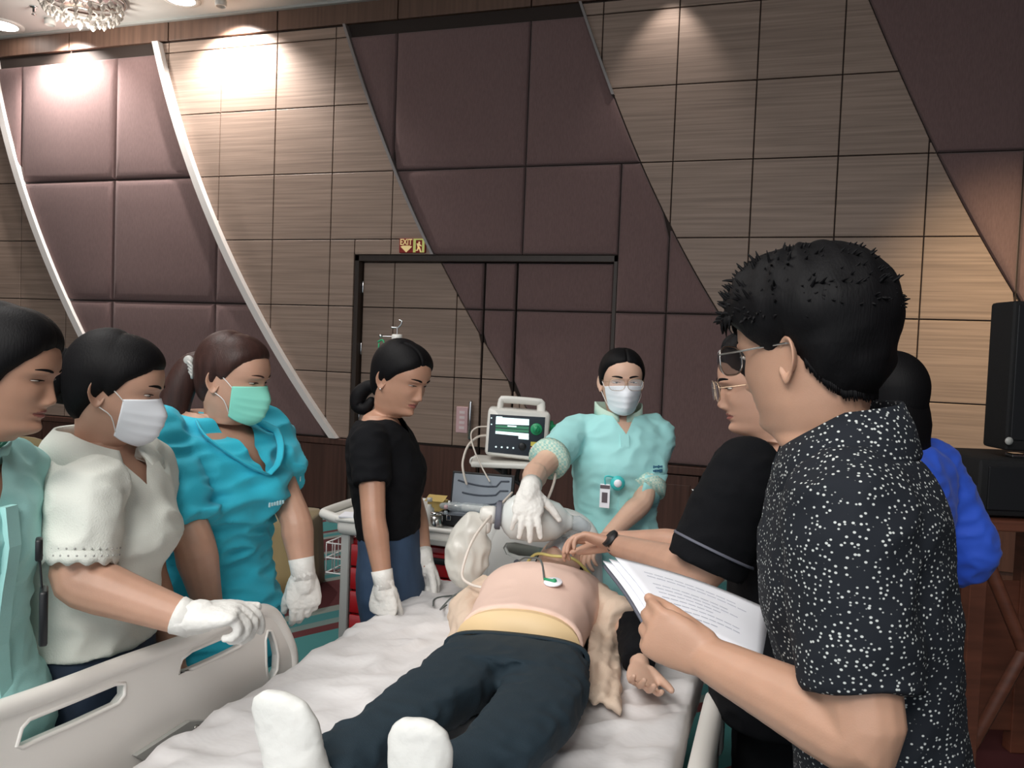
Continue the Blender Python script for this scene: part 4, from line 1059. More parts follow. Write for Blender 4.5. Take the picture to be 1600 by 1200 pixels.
for i in range(700):
    th = r2.uniform(-180, 180); z = r2.uniform(15.5, 22.2)
    if abs(th) < 60 and z < 17: continue
    k_ = min(1, max(0, (z - 12) / 5)); base = p.hang(th, min(z, 21.9), 1.2 + 1.2 * k_ + .3 * math.exp(-(th / 60) ** 2) * (z > 15), False)
    if z > 20.5: base = base + p.hu * .016
    out = nrm(base - p.h(-1, 0, 10)); sw = nrm(-p.hf * .15 + p.hf * .5 * math.cos(th * DEG) + p.hl * r2.uniform(-.35, .35) + p.hu * (r2.uniform(-.5, .1) if z < 18 else r2.uniform(-.05, .5)))
    L_ = r2.uniform(.010, .021) * (1.0 if z > 18 else .6)
    tf.tube([base - out * .012, base + out * L_ * .12 + sw * L_ * .5, base + out * L_ * .25 + sw * L_ * 1.15], [.0045, .0028, .0006], 4, sub=2, roundcap=False)
for i in range(130):
    th = r2.uniform(-50, 50); base = p.hang(th, 17.6 + r2.uniform(-.8, 1.0), 1.7, False); out = nrm(base - p.h(0, 0, 13))
    tf.tube([base - out * .008, base + out * .010 - p.hu * .008, base + out * .012 - p.hu * r2.uniform(.014, .030)], [.005, .0035, .0006], 4, sub=2, roundcap=False)
for i in range(160):
    th = r2.choice((-1, 1)) * r2.uniform(116, 180); zz = np.interp(abs(th), [116, 130, 150, 180], [9.4, 6.8, 4.8, 4.4]); base = p.hang(th, zz, .5, False)
    tf.tube([base + p.hu * .012, base, base - p.hu * r2.uniform(.003, .010)], [.0028, .002, .0006], 4, roundcap=False)
build(tf, 'hair_tufts', 'hair_black', p.root)['kind'] = 'stuff'
p.glasses('metal', 'tint_glass', 2.8, 2.1, .13, 11.0, 11.2)
p.top('shirt', 'dotted_shirt', -.34, .985, sl={1: .212, -1: .22}, rsl=(.082, .078, .073), hem=.03, fold=.013, fs=(7, 7, 9), ridge=.45, off=.018, smooth=7, seed=7)
p.shirt_collar('dotted_shirt', .050, 14, .955, .90, off=.026, r0=.012)
p.legs('black_cotton', 'trousers', 1.05)

# 8 woman in blue, seen from behind
p = Person('woman with long black hair in bright blue jacket behind the dotted shirt', (1386, 622), 2.3, 118, 6, hs=.0103, bphi=122, skin='skin_light', wide=1.08, deep=1.0, nlen=.12, tlen=.55)
hanging(p, 1, .05); 
p.arm(-1, at(1520, 862, 2.34), at(1440, 905, 2.5), 1.0, curl=(30, 30, 30, 30))
p.body(); p.eyes(.7); p.brow()
p.hair(1.5, [(0, 17.2), (25, 16.6), (45, 14), (62, 10), (76, 6), (90, 3), (110, 0), (180, -1.5)], zlo=-2)
hb = MB(); R = []
for z, wv, f0, d in ((13, 7.9, -3.0, 6.6), (10, 8.0, -4.0, 6.0), (7, 8.2, -5.0, 5.2), (4, 8.2, -5.6, 4.7), (0, 7.8, -5.6, 4.0), (-4, 7.8, -6.0, 3.4), (-8, 8.2, -7.0, 2.6), (-11, 7.6, -7.6, 1.8), (-13, 5.0, -8.0, .8)):
    R.append([p.h(f0 + d * math.cos(q), wv * math.sin(q), z) for q in np.linspace(0, 2 * math.pi, 28, endpoint=False)])
build(hb.rings(R), 'long_hair', 'hair_black', p.root)
p.top('jacket', 'blue_jacket', -.22, .985, sl={-1: .36, 1: .45}, rsl=(.076, .074, .07), hem=.02, fold=.012, seed=8)
p.legs('black_cotton', 'trousers')
# ------------------------------------------------------------------ bed
BX0, BX1, BY0, BY1, BZ = -1.215, -.175, .93, 2.84, .70
bed = thing('hospital_bed', 'white hospital bed with raised left side rail, under the lying person', 'bed', ((BX0 + BX1) / 2, (BY0 + BY1) / 2, 0))
bcx, bcy = (BX0 + BX1) / 2, (BY0 + BY1) / 2
build(MB().box((bcx, bcy, .635), (BX1 - BX0 - .03, BY1 - BY0 - .02, .11), bev=.025), 'mattress', 'mattress', bed, angle=40)
fr = MB().box((bcx, bcy, .55), (.92, 1.9, .05), bev=.01).box((bcx, bcy, .40), (.30, 1.5, .06), bev=.01)
for y in (1.35, 2.45): fr.box((bcx, y, .47), (.10, .10, .14))
build(fr, 'bed_frame', 'cream_plastic', bed, angle=40)
for x in (BX0 + .16, BX1 - .16):
    for y in (BY0 + .22, BY1 - .18):
        lg = build(MB().tube([(x, y, .54), (x, y, .14)], .022, 12, roundcap=False), 'leg', 'cream_plastic', bed)
        build(MB().lathe((x - .018, y, .062), [(.001, 0), (.05, 0), (.062, .006), (.062, .03), (.05, .036), (.001, .036)], 20, (1, 0, 0)).box((x, y, .115), (.05, .05, .05), bev=.01), 'castor', 'dark_metal', lg)
# crinkled sheet: a grid draped over the mattress edge
sh = MB(); nx, ny = 66, 116; prof = []
xs = [BX0 + .004] * 3 + list(np.linspace(BX0 + .012, BX1 - .012, nx - 6)) + [BX1 - .004] * 3
zs = [BZ - .085, BZ - .05, BZ - .014] + [BZ] * (nx - 6) + [BZ - .014, BZ - .05, BZ - .085]
V_ = []
for j in range(ny):
    y = BY0 + (BY1 - BY0) * j / (ny - 1)
    for i in range(nx):
        x, z = xs[i], zs[i]
        a = mnoise.noise(Vector((x * 7 + y * 2, y * 4, 1.))); b = abs(mnoise.noise(Vector((x * 10 - y * 6, y * 5, 4.)))); c = mnoise.noise(Vector((x * 30, y * 16, 2.)))
        inner = 1.0 if 3 <= i < nx - 3 else .35
        dz = (.007 * a + .017 * max(0, .28 - b) / .28 + .0045 * c) * inner
        V_.append((x + (.006 * a if inner < 1 else 0), y, z + dz))
F_ = [(j * nx + i, j * nx + i + 1, (j + 1) * nx + i + 1, (j + 1) * nx + i) for j in range(ny - 1) for i in range(nx - 1)]
build(MB().add(V_, F_), 'bed_sheet', 'sheet', bed)
# left side rail: moulded panel with three openings
RX = -1.262
def rl(px, py): return onx(px, py, RX)
outer = [rl(-70, 1137), rl(0, 1113), rl(100, 1077), rl(200, 1038), rl(312, 997), rl(372, 968), rl(408, 955), rl(430, 960), rl(446, 984), rl(458, 1012), rl(461, 1036), rl(458, 1060), rl(447, 1078)]
k0 = outer[-1]; k1 = outer[0]
outer2 = outer + [np.array([RX, k0[1] - .03, .60]), np.array([RX, .98, .60]), np.array([RX, .98, k1[2]])] if k1[1] > .98 else outer + [np.array([RX, k0[1] - .03, .60]), np.array([RX, k1[1], .60])]
holes = [[rl(*q) for q in H_] for H_ in (
    [(26, 1166), (34, 1138), (46, 1124), (120, 1094), (180, 1069), (195, 1068), (195, 1086), (184, 1100), (120, 1130), (60, 1156), (34, 1168)],
    [(280, 1052), (284, 1030), (300, 1017), (350, 996), (374, 983), (386, 983), (385, 998), (374, 1011), (350, 1023), (300, 1046)],
    [(415, 1000), (418, 986), (424, 985), (431, 1004), (435, 1024), (434, 1046), (426, 1062), (419, 1063), (416, 1040)])]
pl = MB().plate_with_holes([p for p in outer2], holes, (-.02, 0, 0))
rail = build(pl, 'side_rail', 'cream_plastic', bed, smooth=False, label='raised side rail with three cut-out handles')
rim = MB(); mid = np.array([-.010, 0, 0])
rim.tube([p + mid for p in outer], .018, 12, sub=4); build(rim, 'rail_rim', 'cream_plastic', rail)
for H_ in holes: build(MB().tube([p + np.array([-.001, 0, 0]) for p in H_], .0045, 8, closed=True), 'handle_edge', 'cream_plastic', rail)
br = [onx(px, py, RX + .001) for px, py in ((206, 1180), (290, 1126), (322, 1124), (331, 1131), (333, 1143), (300, 1162), (240, 1200))]
bk = build(MB().prism(br, (.012, 0, 0)), 'rail_bracket', 'grey_plastic', rail, smooth=False)
for q in ((306, 1137), (323, 1142)): build(MB().lathe(onx(*q, RX + .012), [(.001, 0), (.008, 0), (.008, .003), (.001, .004)], 14, (1, 0, 0)), 'screw', 'metal', rail)
# right side rail, folded down
rr_ = MB().box((BX1 + .052, 1.52, .50), (.035, 1.10, .40), bev=.014)
rr_.tube([(BX1 + .052, .97, .60), (BX1 + .052, .97, .70), (BX1 + .052, 1.02, .722), (BX1 + .052, 1.6, .725), (BX1 + .052, 2.05, .722), (BX1 + .052, 2.10, .70), (BX1 + .052, 2.10, .60)], .026, 12, sub=4)
build(rr_, 'side_rail', 'cream_plastic', bed, label='folded-down side rail', angle=50)
# head board with hand hole
HY = 2.885
ho_ = [ony(px, py, HY) for px, py in ((757, 960), (757, 905), (761, 862), (772, 826), (800, 806), (845, 800), (895, 808), (922, 832), (930, 870), (932, 960))]
hh_ = [ony(px, py, HY) for px, py in ((786, 856), (791, 848), (805, 847), (850, 856), (861, 862), (858, 872), (845, 876), (808, 873), (791, 867))]
hb_ = build(MB().plate_with_holes(ho_, [hh_], (0, .035, 0)), 'head_board', 'board_white', bed, smooth=False, label='grey-white head board with an oblong hand hole')
build(MB().tube([p + np.array([0, .0175, 0]) for p in ho_], .021, 12, sub=4), 'board_rim', 'board_white', hb_)
build(MB().tube([p + np.array([0, .0175, 0]) for p in hh_], .008, 8, closed=True), 'handle_edge', 'board_white', hb_)
for q in ((808, 880), (862, 885)): build(MB().lathe(ony(*q, HY - .001), [(.001, 0), (.014, 0), (.012, .004), (.001, .005)], 16, (0, -1, 0)), 'plug', 'board_grey', hb_)

# ------------------------------------------------------------------ person lying on the bed
p = Person('person lying on the bed in pale pink top, navy trousers and white socks', (900, 850), 3.0, 0, skin='skin_light', hs=.0102, lips='lips_light')
Z0 = BZ + .006
p.P = np.array([-.600, 1.90, Z0 + .105]); p.Nb = np.array([-.690, 2.585, Z0 + .105]); p.tl = np.linalg.norm(p.Nb - p.P); p.bu = nrm(p.Nb - p.P); p.bf = np.array([0, 0, 1.]); p.bl = np.cross(p.bu, p.bf)
p.hu = nrm(np.array([-.05, 1, -.10])); p.hf = nrm(np.array([0, .10, 1.])); p.hl = np.cross(p.hu, p.hf); p.Hc = np.array([-.700, 2.725, Z0 + .112])
p.root.location = (p.P[0], p.P[1], Z0); p.wide, p.deep = 1.06, .82
p.arm(1, (-.365, 2.33, Z0 + .075), (-.318, 2.135, Z0 + .052), .9, sh=(-.53, 2.49, Z0 + .09), fdir=(.22, -1, -.10), palm=(.30, -.05, .95), curl=(14, 18, 20, 20), spread=3, thumb=(30, 10), size=1.08)
p.arm(-1, (-.885, 2.34, Z0 + .055), (-.80, 2.20, Z0 + .04), .85, sh=(-.85, 2.48, Z0 + .085), hand=False)
p.body(tlo=.17); p.eyes(.1); p.brow(); p.hair(1.1)
build(MB().rings([q[::2] for q in (p.tor(t, .002) for t in np.linspace(.16, .28, 12))]), 'undershirt', 'manikin_skin', p.root, label='pale yellow strip between top and waistband')
pk = p.top('pink_top', 'pink_top', .20, .965, off=.012, sl={1: .10, -1: .10}, rsl=(.058, .056, .054), hem=.008, fold=.006, fs=(7, 5, 7), bust=.018, voxel=.008, seed=11)
# trousers
mb = MB(); mb.rings([[q for q in p.tor(t, .014)][::3] for t in (.142, .10, .05, -.02, -.1)])
Lh, Rh = np.array([-.695, 1.86, Z0 + .092]), np.array([-.492, 1.86, Z0 + .092])
FL, FR = np.array([-.775, 1.335, Z0 + .065]), np.array([-.552, 1.335, Z0 + .065])
mb.tube([Lh, (-.700, 1.70, Z0 + .105), (-.715, 1.55, Z0 + .105), (-.750, 1.42, Z0 + .082), FL + np.array([.0, -.02, 0])], [.100, .094, .082, .074, .066], 18, sub=3, roundcap=False)
mb.tube([Rh, (-.472, 1.70, Z0 + .105), (-.478, 1.55, Z0 + .112), (-.515, 1.44, Z0 + .088), FR], [.100, .096, .084, .074, .062], 18, sub=3, roundcap=False)
g = fuse(mb, .009, 5); folds(g, .014, (10, 10, 8), 20., .65)
sq_ = lambda q: np.array([q[0], q[1], Z0 + .162 * math.tanh((q[2] - Z0) / .162)])
g.v = [sq_(q) for q in g.v]
g.v = [np.array([q[0], q[1], max(q[2], Z0 - .002)]) for q in g.v]
tr = build(g, 'trousers', 'navy_pants', p.root)
build(MB().rings([[sq_(q) for q in p.tor(a_, b_)[::2]] for a_, b_ in ((.125, .012), (.125, .024), (.158, .022), (.158, .002))], False, False), 'waistband', 'navy_pants', tr)
# feet in white socks, toes up
for F, tilt, nm in ((FL, -.16, 'left'), (FR, .03, 'right')):
    R = []
    for t, w_, d_, oy in ((-.028, .022, .03, -.02), (-.02, .036, .048, -.02), (.03, .041, .058, -.025), (.09, .043, .046, -.042), (.15, .047, .033, -.058), (.195, .049, .026, -.068), (.228, .042, .021, -.076), (.245, .027, .014, -.08), (.251, .010, .006, -.082)):
        c = np.array([F[0] + tilt * t, F[1] - .045 + oy * .55, Z0 + .032 + t * .86])
        R.append([c + np.array([w_ * (1.38 if tilt < -.1 else 1.22) * math.cos(q), d_ * 1.1 * math.sin(q), 0]) for q in np.linspace(0, 2 * math.pi, 22, endpoint=False)])
    mb = MB().rings(R); mb.tube([F + np.array([0, .03, -.01]), F + np.array([0, -.03, -.01])], .050, 16)
    g = fuse(mb, .006, 4); folds(g, .003, (22, 22, 22), F[0]); g.v = [np.array([q[0], q[1], max(q[2], Z0)]) for q in g.v]
    build(g, 'sock', 'sock_white', p.root)
# open beige jacket with black sleeves
mb = MB()
S, E, Wr = p.armdata[1]
mb.tube([S + np.array([-.03, 0, -.01]), S, (S + E) / 2, E * .8 + S * .2], [.068, .072, .070, .064], 16, sub=3, roundcap=False)
def drape(mb, ys, xin, xout, zin, seed, sgn=1):
    R = []
    for k, y in enumerate(ys):
        u_ = np.linspace(0, 1, 16); t = k / (len(ys) - 1)
        x = xin[0] * (1 - t) + xin[1] * t + (xout[0] * (1 - t) + xout[1] * t - xin[0] * (1 - t) - xin[1] * t) * u_
        z = Z0 + .012 + (zin[0] * (1 - t) + zin[1] * t) * (1 - u_) ** .8 + .016 * np.abs(np.sin(u_ * 9 + seed + t * 2.2)) * (.4 + u_)
        R.append([np.array([a, y + .012 * math.sin(u * 11 + seed), b]) for a, b, u in zip(x, z, u_)] + [np.array([a, y + .012 * math.sin(u * 11 + seed), max(Z0, b - .022)]) for a, b, u in zip(x[::-1], z[::-1], u_[::-1])])
    mb.rings(R)
drape(mb, np.linspace(2.52, 1.93, 20), (-.53, -.425), (-.44, -.325), (.10, .035), 1.)
g = fuse(mb, .008, 4); folds(g, .009, (18, 7, 18), 31., .6); g.v = [np.array([q[0], q[1], max(q[2], Z0 + .001)]) for q in g.v]
build(g, 'jacket', 'beige_jacket', p.root)
mb = MB(); S2, E2, W2 = p.armdata[-1]
mb.tube([S2, (S2 + E2) / 2, E2, W2], [.066, .064, .058, .05], 16, sub=3, roundcap=False)
drape(mb, np.linspace(2.52, 2.05, 16), (-.83, -.77), (-.95, -.86), (.08, .04), 2.)
g = fuse(mb, .008, 4); folds(g, .008, (18, 7, 18), 33., .6); g.v = [np.array([q[0], q[1], max(q[2], Z0 + .001)]) for q in g.v]
build(g, 'jacket', 'beige_jacket', p.root)
bs = fuse(MB().tube([E * .85 + S * .15, E, (E + Wr) / 2, Wr + (E - Wr) * .12], [.056, .055, .052, .043], 16, sub=3, roundcap=False), .006, 3); folds(bs, .006, (20, 20, 20), 5.)
build(bs, 'sleeve', 'black_cotton', p.root, label='black sleeve end')
# electrode pad and its lead
ep = np.array([-.585, 2.23, 0]); 
def topz(x, y):
    best = Z0
    for q in pkv:
        if abs(q[0] - x) < .012 and abs(q[1] - y) < .012: best = max(best, q[2])
    return best
pkv = [np.array(v.co) + np.array(p.root.location) for v in pk.data.vertices]
ez = topz(ep[0], ep[1])
el = thing('electrode_pad', 'round white electrode pad with green snap lead on the pink top', 'electrode', (ep[0], ep[1], ez))
build(MB().lathe((ep[0], ep[1], ez + .003), [(.001, .004), (.025, .003), (.027, .0), (.001, -.002)], 24, (0, -.22, 1)), 'pad', 'paper', el)
build(MB().box((ep[0] - .012, ep[1], ez + .008), (.034, .009, .008), rz=-.3, bev=.003).sphere((ep[0] + .004, ep[1] - .002, ez + .008), .007), 'snap_connector', 'green_plastic', el)
wpts = [(ep[0] - .028, ep[1] + .006), (-.66, 2.36), (-.72, 2.45), (-.775, 2.53)]
wl = [np.array([a, b, topz(a, b) + .006]) for a, b in wpts] + [np.array([-.845, 2.50, Z0 + .12]), np.array([-.93, 2.40, Z0 + .10]), np.array([-1.0, 2.42, Z0 + .03]), np.array([-1.02, 2.52, Z0 + .012])]
build(MB().tube(wl, .0028, 6, sub=5), 'lead_wire', 'cable_grey', el)
o = build(MB().tube([(-1.06, 2.50, Z0 + .01), (-1.08, 2.58, Z0 + .012), (-1.0, 2.66, Z0 + .012), (-.93, 2.62, Z0 + .03)], .0028, 6, sub=5), 'lead_wire', 'cable_grey'); tag(o, 'thin grey wire lying in a loop on the sheet near the headboard', 'wire')
o = build(MB().tube([(-.79, 2.60, Z0 + .135), (-.74, 2.575, Z0 + .20), (-.68, 2.565, Z0 + .205), (-.61, 2.575, Z0 + .20), (-.56, 2.60, Z0 + .15)], .005, 8, sub=5), 'yellow_tube', 'tube_yellow'); tag(o, 'thin yellow tube across the neckline of the lying person', 'tube')

# ------------------------------------------------------------------ resuscitator bag
fx, fu_, fz = cd(1, 0, 0), cd(0, 1, 0), cd(0, 0, 1)
bgc = at(836, 811, 2.74)
bag = thing('resuscitator_bag', 'translucent resuscitator bag under the nurse\'s gloved hand', 'resuscitator bag', bgc)
ax = nrm(fx - .10 * fu_)
up_ = nrm(fu_ - ax * fu_.dot(ax)); R = []
for t, r in ((-.118, .028), (-.108, .036), (-.098, .052), (-.075, .072), (-.04, .074), (0, .075), (.04, .070), (.075, .060), (.10, .038), (.115, .026), (.125, .024)):
    R.append([bgc + ax * t + (up_ * math.cos(q) + np.cross(ax, up_) * math.sin(q)) * r for q in np.linspace(0, 2 * math.pi, 32, endpoint=False)])
build(MB().rings(R), 'squeeze_bag', 'bag_clear', bag)
build(MB().lathe(bgc - ax * .112, [(.045, 0), (.046, -.004), (.046, -.016), (.040, -.020), (.001, -.020)], 24, ax), 'intake_ring', 'board_grey', bag)
vm = MB().lathe(bgc - ax * .132, [(.028, 0), (.030, -.01), (.026, -.04), (.018, -.05), (.001, -.052)], 20, ax)
vm.tube([bgc - ax * .15 + up_ * .0, bgc - ax * .155 - up_ * .05], .014, 12)
build(vm, 'intake_valve', 'white_plastic', bag)
vp = bgc + ax * .13; mk = np.array([-.690, 2.70, Z0 + .215])
build(MB().tube([bgc + ax * .118, vp + ax * .01, vp + ax * .035 - up_ * .01], [.024, .026, .022], 16).tube([vp + ax * .03 - up_ * .005, mk + np.array([0, 0, .03])], [.018, .016], 14), 'patient_valve', 'clear_plastic', bag)
build(MB().lathe(mk, [(.014, .045), (.018, .03), (.032, .012), (.048, -.012), (.055, -.03), (.050, -.034), (.030, -.005), (.012, .025)], 26, (0, -.1, 1)), 'face_cushion_mask', 'clear_plastic', bag)
g = MB(); c0 = bgc - ax * .165
g.tube([c0 + ax * .005 - up_ * .02, c0 - ax * .03 - up_ * .05, c0 - ax * .045 - up_ * .12, c0 - ax * .04 - up_ * .19, c0 - ax * .015 - up_ * .235], [.022, .062, .078, .068, .03], 18, sub=4, flat=.55, ref=ax)
g = fuse(g, .007, 4); folds(g, .013, (13, 13, 9), 41., .55)
build(g, 'reservoir_bag', 'bag_film', bag, label='limp crumpled reservoir bag')

# ------------------------------------------------------------------ red emergency cart
CX0, CX1, CY0, CY1, CZ = -1.70, -.865, 3.04, 3.56, .85
cart = thing('emergency_cart', 'red emergency drug cart with white top and drawers behind woman in black t-shirt', 'cart', ((CX0 + CX1) / 2, (CY0 + CY1) / 2, 0))
ccx, ccy = (CX0 + CX1) / 2, (CY0 + CY1) / 2
build(MB().box((ccx, ccy + .01, (CZ + .03) / 2), (CX1 - CX0 - .05, CY1 - CY0 - .04, CZ - .21), bev=.006), 'cabinet', 'red_paint', cart, angle=40)
for x in (CX0 + .012, CX1 - .012):
    for y in (CY0 + .01, CY1 - .012): build(MB().box((x, y, (CZ + .03) / 2), (.040, .040, CZ - .17), bev=.008), 'corner_post', 'grey_plastic', cart, angle=40)
zt_ = CZ - .105
for i, hgt in enumerate((.098, .098, .098, .15, .17)):
    dr = build(MB().box((ccx, CY0 + .008, zt_ - hgt / 2), (CX1 - CX0 - .075, .024, hgt - .008), bev=.004), 'drawer', 'red_paint', cart, angle=40)
    build(MB().box((ccx + .03, CY0 - .006, zt_ - .03), (.26, .012, .026), bev=.005), 'drawer_handle', 'black_plastic', dr, angle=40)
    zt_ -= hgt
tp = MB().box((ccx, ccy, CZ - .04), (CX1 - CX0 + .05, CY1 - CY0 + .05, .07), bev=.025)
tp.tube([(CX0 - .01, CY0 + .03, CZ - .025), (CX0 - .11, CY0 + .05, CZ - .012), (CX0 - .14, CY0 + .10, CZ - .008), (CX0 - .14, CY1 - .10, CZ - .008), (CX0 - .11, CY1 - .05, CZ - .012), (CX0 - .01, CY1 - .03, CZ - .025)], .02, 12, sub=4)
tp.box((CX0 - .06, ccy, CZ - .03), (.12, CY1 - CY0 - .10, .03), bev=.01)
for (x0, y0, x1, y1) in ((CX0 - .02, CY0 - .02, CX1 + .02, CY0 - .02), (CX1 + .02, CY0 - .02, CX1 + .02, CY1 + .02), (CX0 - .02, CY1 + .02, CX1 + .02, CY1 + .02)): tp.tube([(x0, y0, CZ - .008), (x1, y1, CZ - .008)], .011, 8)
build(tp, 'cart_top', 'white_plastic', cart, angle=50)
build(MB().box((ccx + .02, CY0 - .026, CZ - .055), (.12, .01, .026), bev=.004), 'top_grip', 'grey_plastic', cart, smooth=False)
for x in (CX0 + .06, CX1 - .06):
    for y in (CY0 + .06, CY1 - .06): build(MB().lathe((x - .015, y, .055), [(.001, 0), (.045, 0), (.055, .005), (.055, .025), (.045, .03), (.001, .03)], 18, (1, 0, 0)).box((x, y, .105), (.045, .045, .04)), 'castor', 'dark_metal', cart)
# white wire basket hooked on the cart's left side
wb_ = MB(); bx0, bx1, by0, by1 = CX0 - .15, CX0 - .025, 3.16, 3.42
for z in (.70, .635, .57):
    wb_.tube([(bx0, by0, z), (bx1, by0, z), (bx1, by1, z), (bx0, by1, z), (bx0, by0, z)], .0032, 6, roundcap=False)
for k in range(4):
    x = bx0 + (bx1 - bx0) * k / 3; wb_.tube([(x, by0, .70), (x, by0, .57), (x, by1, .57), (x, by1, .70)], .0028, 6)
for k in range(1, 5):
    y = by0 + (by1 - by0) * k / 5; wb_.tube([(bx0, y, .70), (bx0, y, .57), (bx1, y, .57), (bx1, y, .70)], .0028, 6)
build(wb_, 'wire_basket', 'basket_white', cart, label='white wire basket on the left side')
# IV pole clamped to the cart
px_, py_ = at(618, 600, 3.828)[:2]; ztop = at(622, 512, 3.828)[2]
iv = thing('drip_pole', 'thin metal drip pole with white clamp and hook, behind the head of woman in black', 'drip pole', (px_, py_, .83))
build(MB().tube([(px_, py_, .83), (px_, py_, ztop - .06)], .010, 10), 'pole', 'metal', iv)
build(MB().tube([(px_, py_, ztop - .06), (px_, py_, ztop)], .003, 6).tube([(px_ - .03, py_, ztop), (px_, py_, ztop), (px_ + .016, py_, ztop + .012), (px_ + .022, py_, ztop + .03), (px_ + .008, py_, ztop + .034)], .004, 6, sub=4), 'hook', 'chrome', iv)
cz_ = at(618, 527, 3.828)[2]
build(MB().lathe((px_, py_, cz_), [(.001, -.014), (.022, -.014), (.025, -.008), (.025, .010), (.02, .014), (.001, .014)], 20), 'clamp', 'white_plastic', iv)
build(MB().lathe((px_, py_, cz_ - .06), [(.001, -.03), (.015, -.03), (.016, .03), (.012, .046), (.001, .046)], 18), 'drip_bottle', 'clear_plastic', iv)
c1 = at(595, 527, 3.828); c2 = at(597, 552, 3.828)
build(MB().tube([c1 + np.array([0, 0, .004]), (px_, py_, cz_ + .004)], .0025, 6).sphere(c1 + np.array([0, 0, .006]), .009), 'side_arm', 'chrome', iv)
build(MB().tube([c1 + np.array([-.012, 0, -.02]), c1 + np.array([.008, 0, -.012]), c1 + np.array([.018, 0, -.03]), c1 + np.array([.016, 0, -.09]), c1 + np.array([-.006, 0, -.10]), c1 + np.array([-.008, 0, -.03])], .0042, 8, sub=4), 'green_tube', 'green_plastic', iv)

# defibrillator monitor on its shelf
MD = 3.62
def mp(px, py, d=MD): return at(px, py, d)
mon = thing('defibrillator_monitor', 'white defibrillator monitor with lit screen and green dial, on the shelf beside the nurse', 'monitor', mp(806, 716))
def rrect(pts, r, n=5):
    out = []; m = len(pts)
    for i in range(m):
        a, b, c = np.asarray(pts[i - 1]), np.asarray(pts[i]), np.asarray(pts[(i + 1) % m])
        u, v = nrm(a - b), nrm(c - b)
        for t in np.linspace(0, 1, n): out.append((b + u * r) * (1 - t) ** 2 + 2 * b * t * (1 - t) + (b + v * r) * t ** 2)
    return out
body_ = rrect([mp(757, 711), mp(853, 723), mp(861, 645), mp(763, 637)], .022)
cen = np.mean(body_, axis=0); fwd = nrm(np.array([fz[0], fz[1], 0]))
R = [[cen + (q - cen) * .93 for q in body_], [q + fwd * .012 for q in body_], [q + fwd * .13 for q in body_], [cen + (q - cen) * .93 + fwd * .15 for q in body_]]
build(MB().rings(R), 'housing', 'white_plastic', mon, angle=50)
hd = MB().tube([mp(781, 640) + fwd * .06, mp(783, 628) + fwd * .06, mp(789, 625.5) + fwd * .06, mp(840, 629.5) + fwd * .06, mp(846, 633) + fwd * .06, mp(846, 646) + fwd * .06], .0135, 10, sub=3, flat=1.5)
build(hd, 'carry_handle', 'white_plastic', mon)
def pat(pts, d, m, name, par, t=.003):
    return build(MB().prism([mp(a, b) - fwd * d for a, b in pts], fwd * t), name, m, par, smooth=False)
sc_ = pat([(762, 706), (848, 715), (852, 652), (766, 647)], .001, 'screen_dark', 'front_panel', mon)
pat([(774, 678.5), (826, 684), (827, 653.5), (776, 650)], .002, 'screen_dark', 'display', sc_)
for q, m, n_ in (([(774.5, 662.5), (826.5, 664.5), (826.8, 655), (775.2, 651.5)], 'screen_white', 'display_band'), ([(774.3, 667.5), (826.3, 671), (826.5, 666.5), (774.5, 664)], 'screen_green', 'display_band'), ([(774.2, 673), (826, 676), (826.2, 672), (774.3, 669)], 'screen_green', 'display_band'),
                ([(774, 677.5), (826, 682.5), (826.2, 677.5), (774.2, 673.2)], 'screen_white', 'display_band'), ([(810, 685.5), (826, 687), (826.2, 682.8), (810.2, 681)], 'screen_white', 'display_band'), ([(829, 696.5), (846.5, 698), (847, 691.5), (829.3, 690)], 'btn_yellow', 'yellow_button'), ([(828.5, 707), (846, 709.5), (846.5, 699.5), (829, 698.3)], 'btn_orange', 'shock_button')):
    pat(q, .0035, m, n_, sc_, .002)
pat([(775.5, 652.5), (785, 653), (785, 650.8), (775.6, 650.3)], .0045, 'screen_white', 'display_band', sc_, .002); pat([(793, 666.5), (807, 667.3), (807, 665.2), (793, 664.4)], .0055, 'screen_white', 'display_band', sc_, .002)
dc = mp(838, 670.5) - fwd * .003
build(MB().lathe(dc, [(.026, 0), (.026, .003), (.022, .005), (.001, .005)], 28, -fwd), 'dial_ring', 'green_plastic', sc_)
build(MB().lathe(dc - fwd * .004, [(.017, 0), (.016, .01), (.001, .011)], 24, -fwd).box(dc - fwd * .016 + fu_ * .003, (.005, .005, .026), axes=(fx, fwd, nrm(fu_ + .3 * fx))), 'dial', 'green_plastic', sc_)
build(MB().lathe(mp(816, 697.5) - fwd * .003, [(.017, 0), (.017, .004), (.010, .006), (.001, .006)], 24, -fwd), 'round_key', 'black_plastic', sc_)
for k in range(4): build(MB().lathe(mp(775 + 9 * k, 698 + .6 * k) - fwd * .003, [(.004, 0), (.004, .002), (.001, .002)], 10, -fwd), 'key_light', 'screen_white', sc_)
for q in ((768, 653), (768, 663)): build(MB().lathe(mp(*q) - fwd * .003, [(.003, 0), (.003, .002), (.001, .002)], 10, -fwd), 'key_light', 'screen_white', sc_)
build(MB().lathe(mp(858, 668) + fwd * .07, [(.001, -.005), (.024, -.005), (.024, .018), (.018, .022), (.001, .022)], 20, fx).box(mp(868, 672) + fwd * .07, (.02, .05, .035), rz=YAW), 'paddle_plug', 'green_plastic', mon)
shf = thing('monitor_shelf', 'white shelf on a black post carrying the defibrillator monitor', 'shelf', mp(806, 724))
zsh = min(q[2] for q in body_) - .003
sy_ = cen + fwd * .08
ms_ = MB().box((sy_[0] - fx[0] * .03, sy_[1] - fx[1] * .03, zsh - .014), (.33, .25, .024), rz=YAW, bev=.007)
build(ms_, 'shelf_plate', 'white_plastic', shf, angle=40)
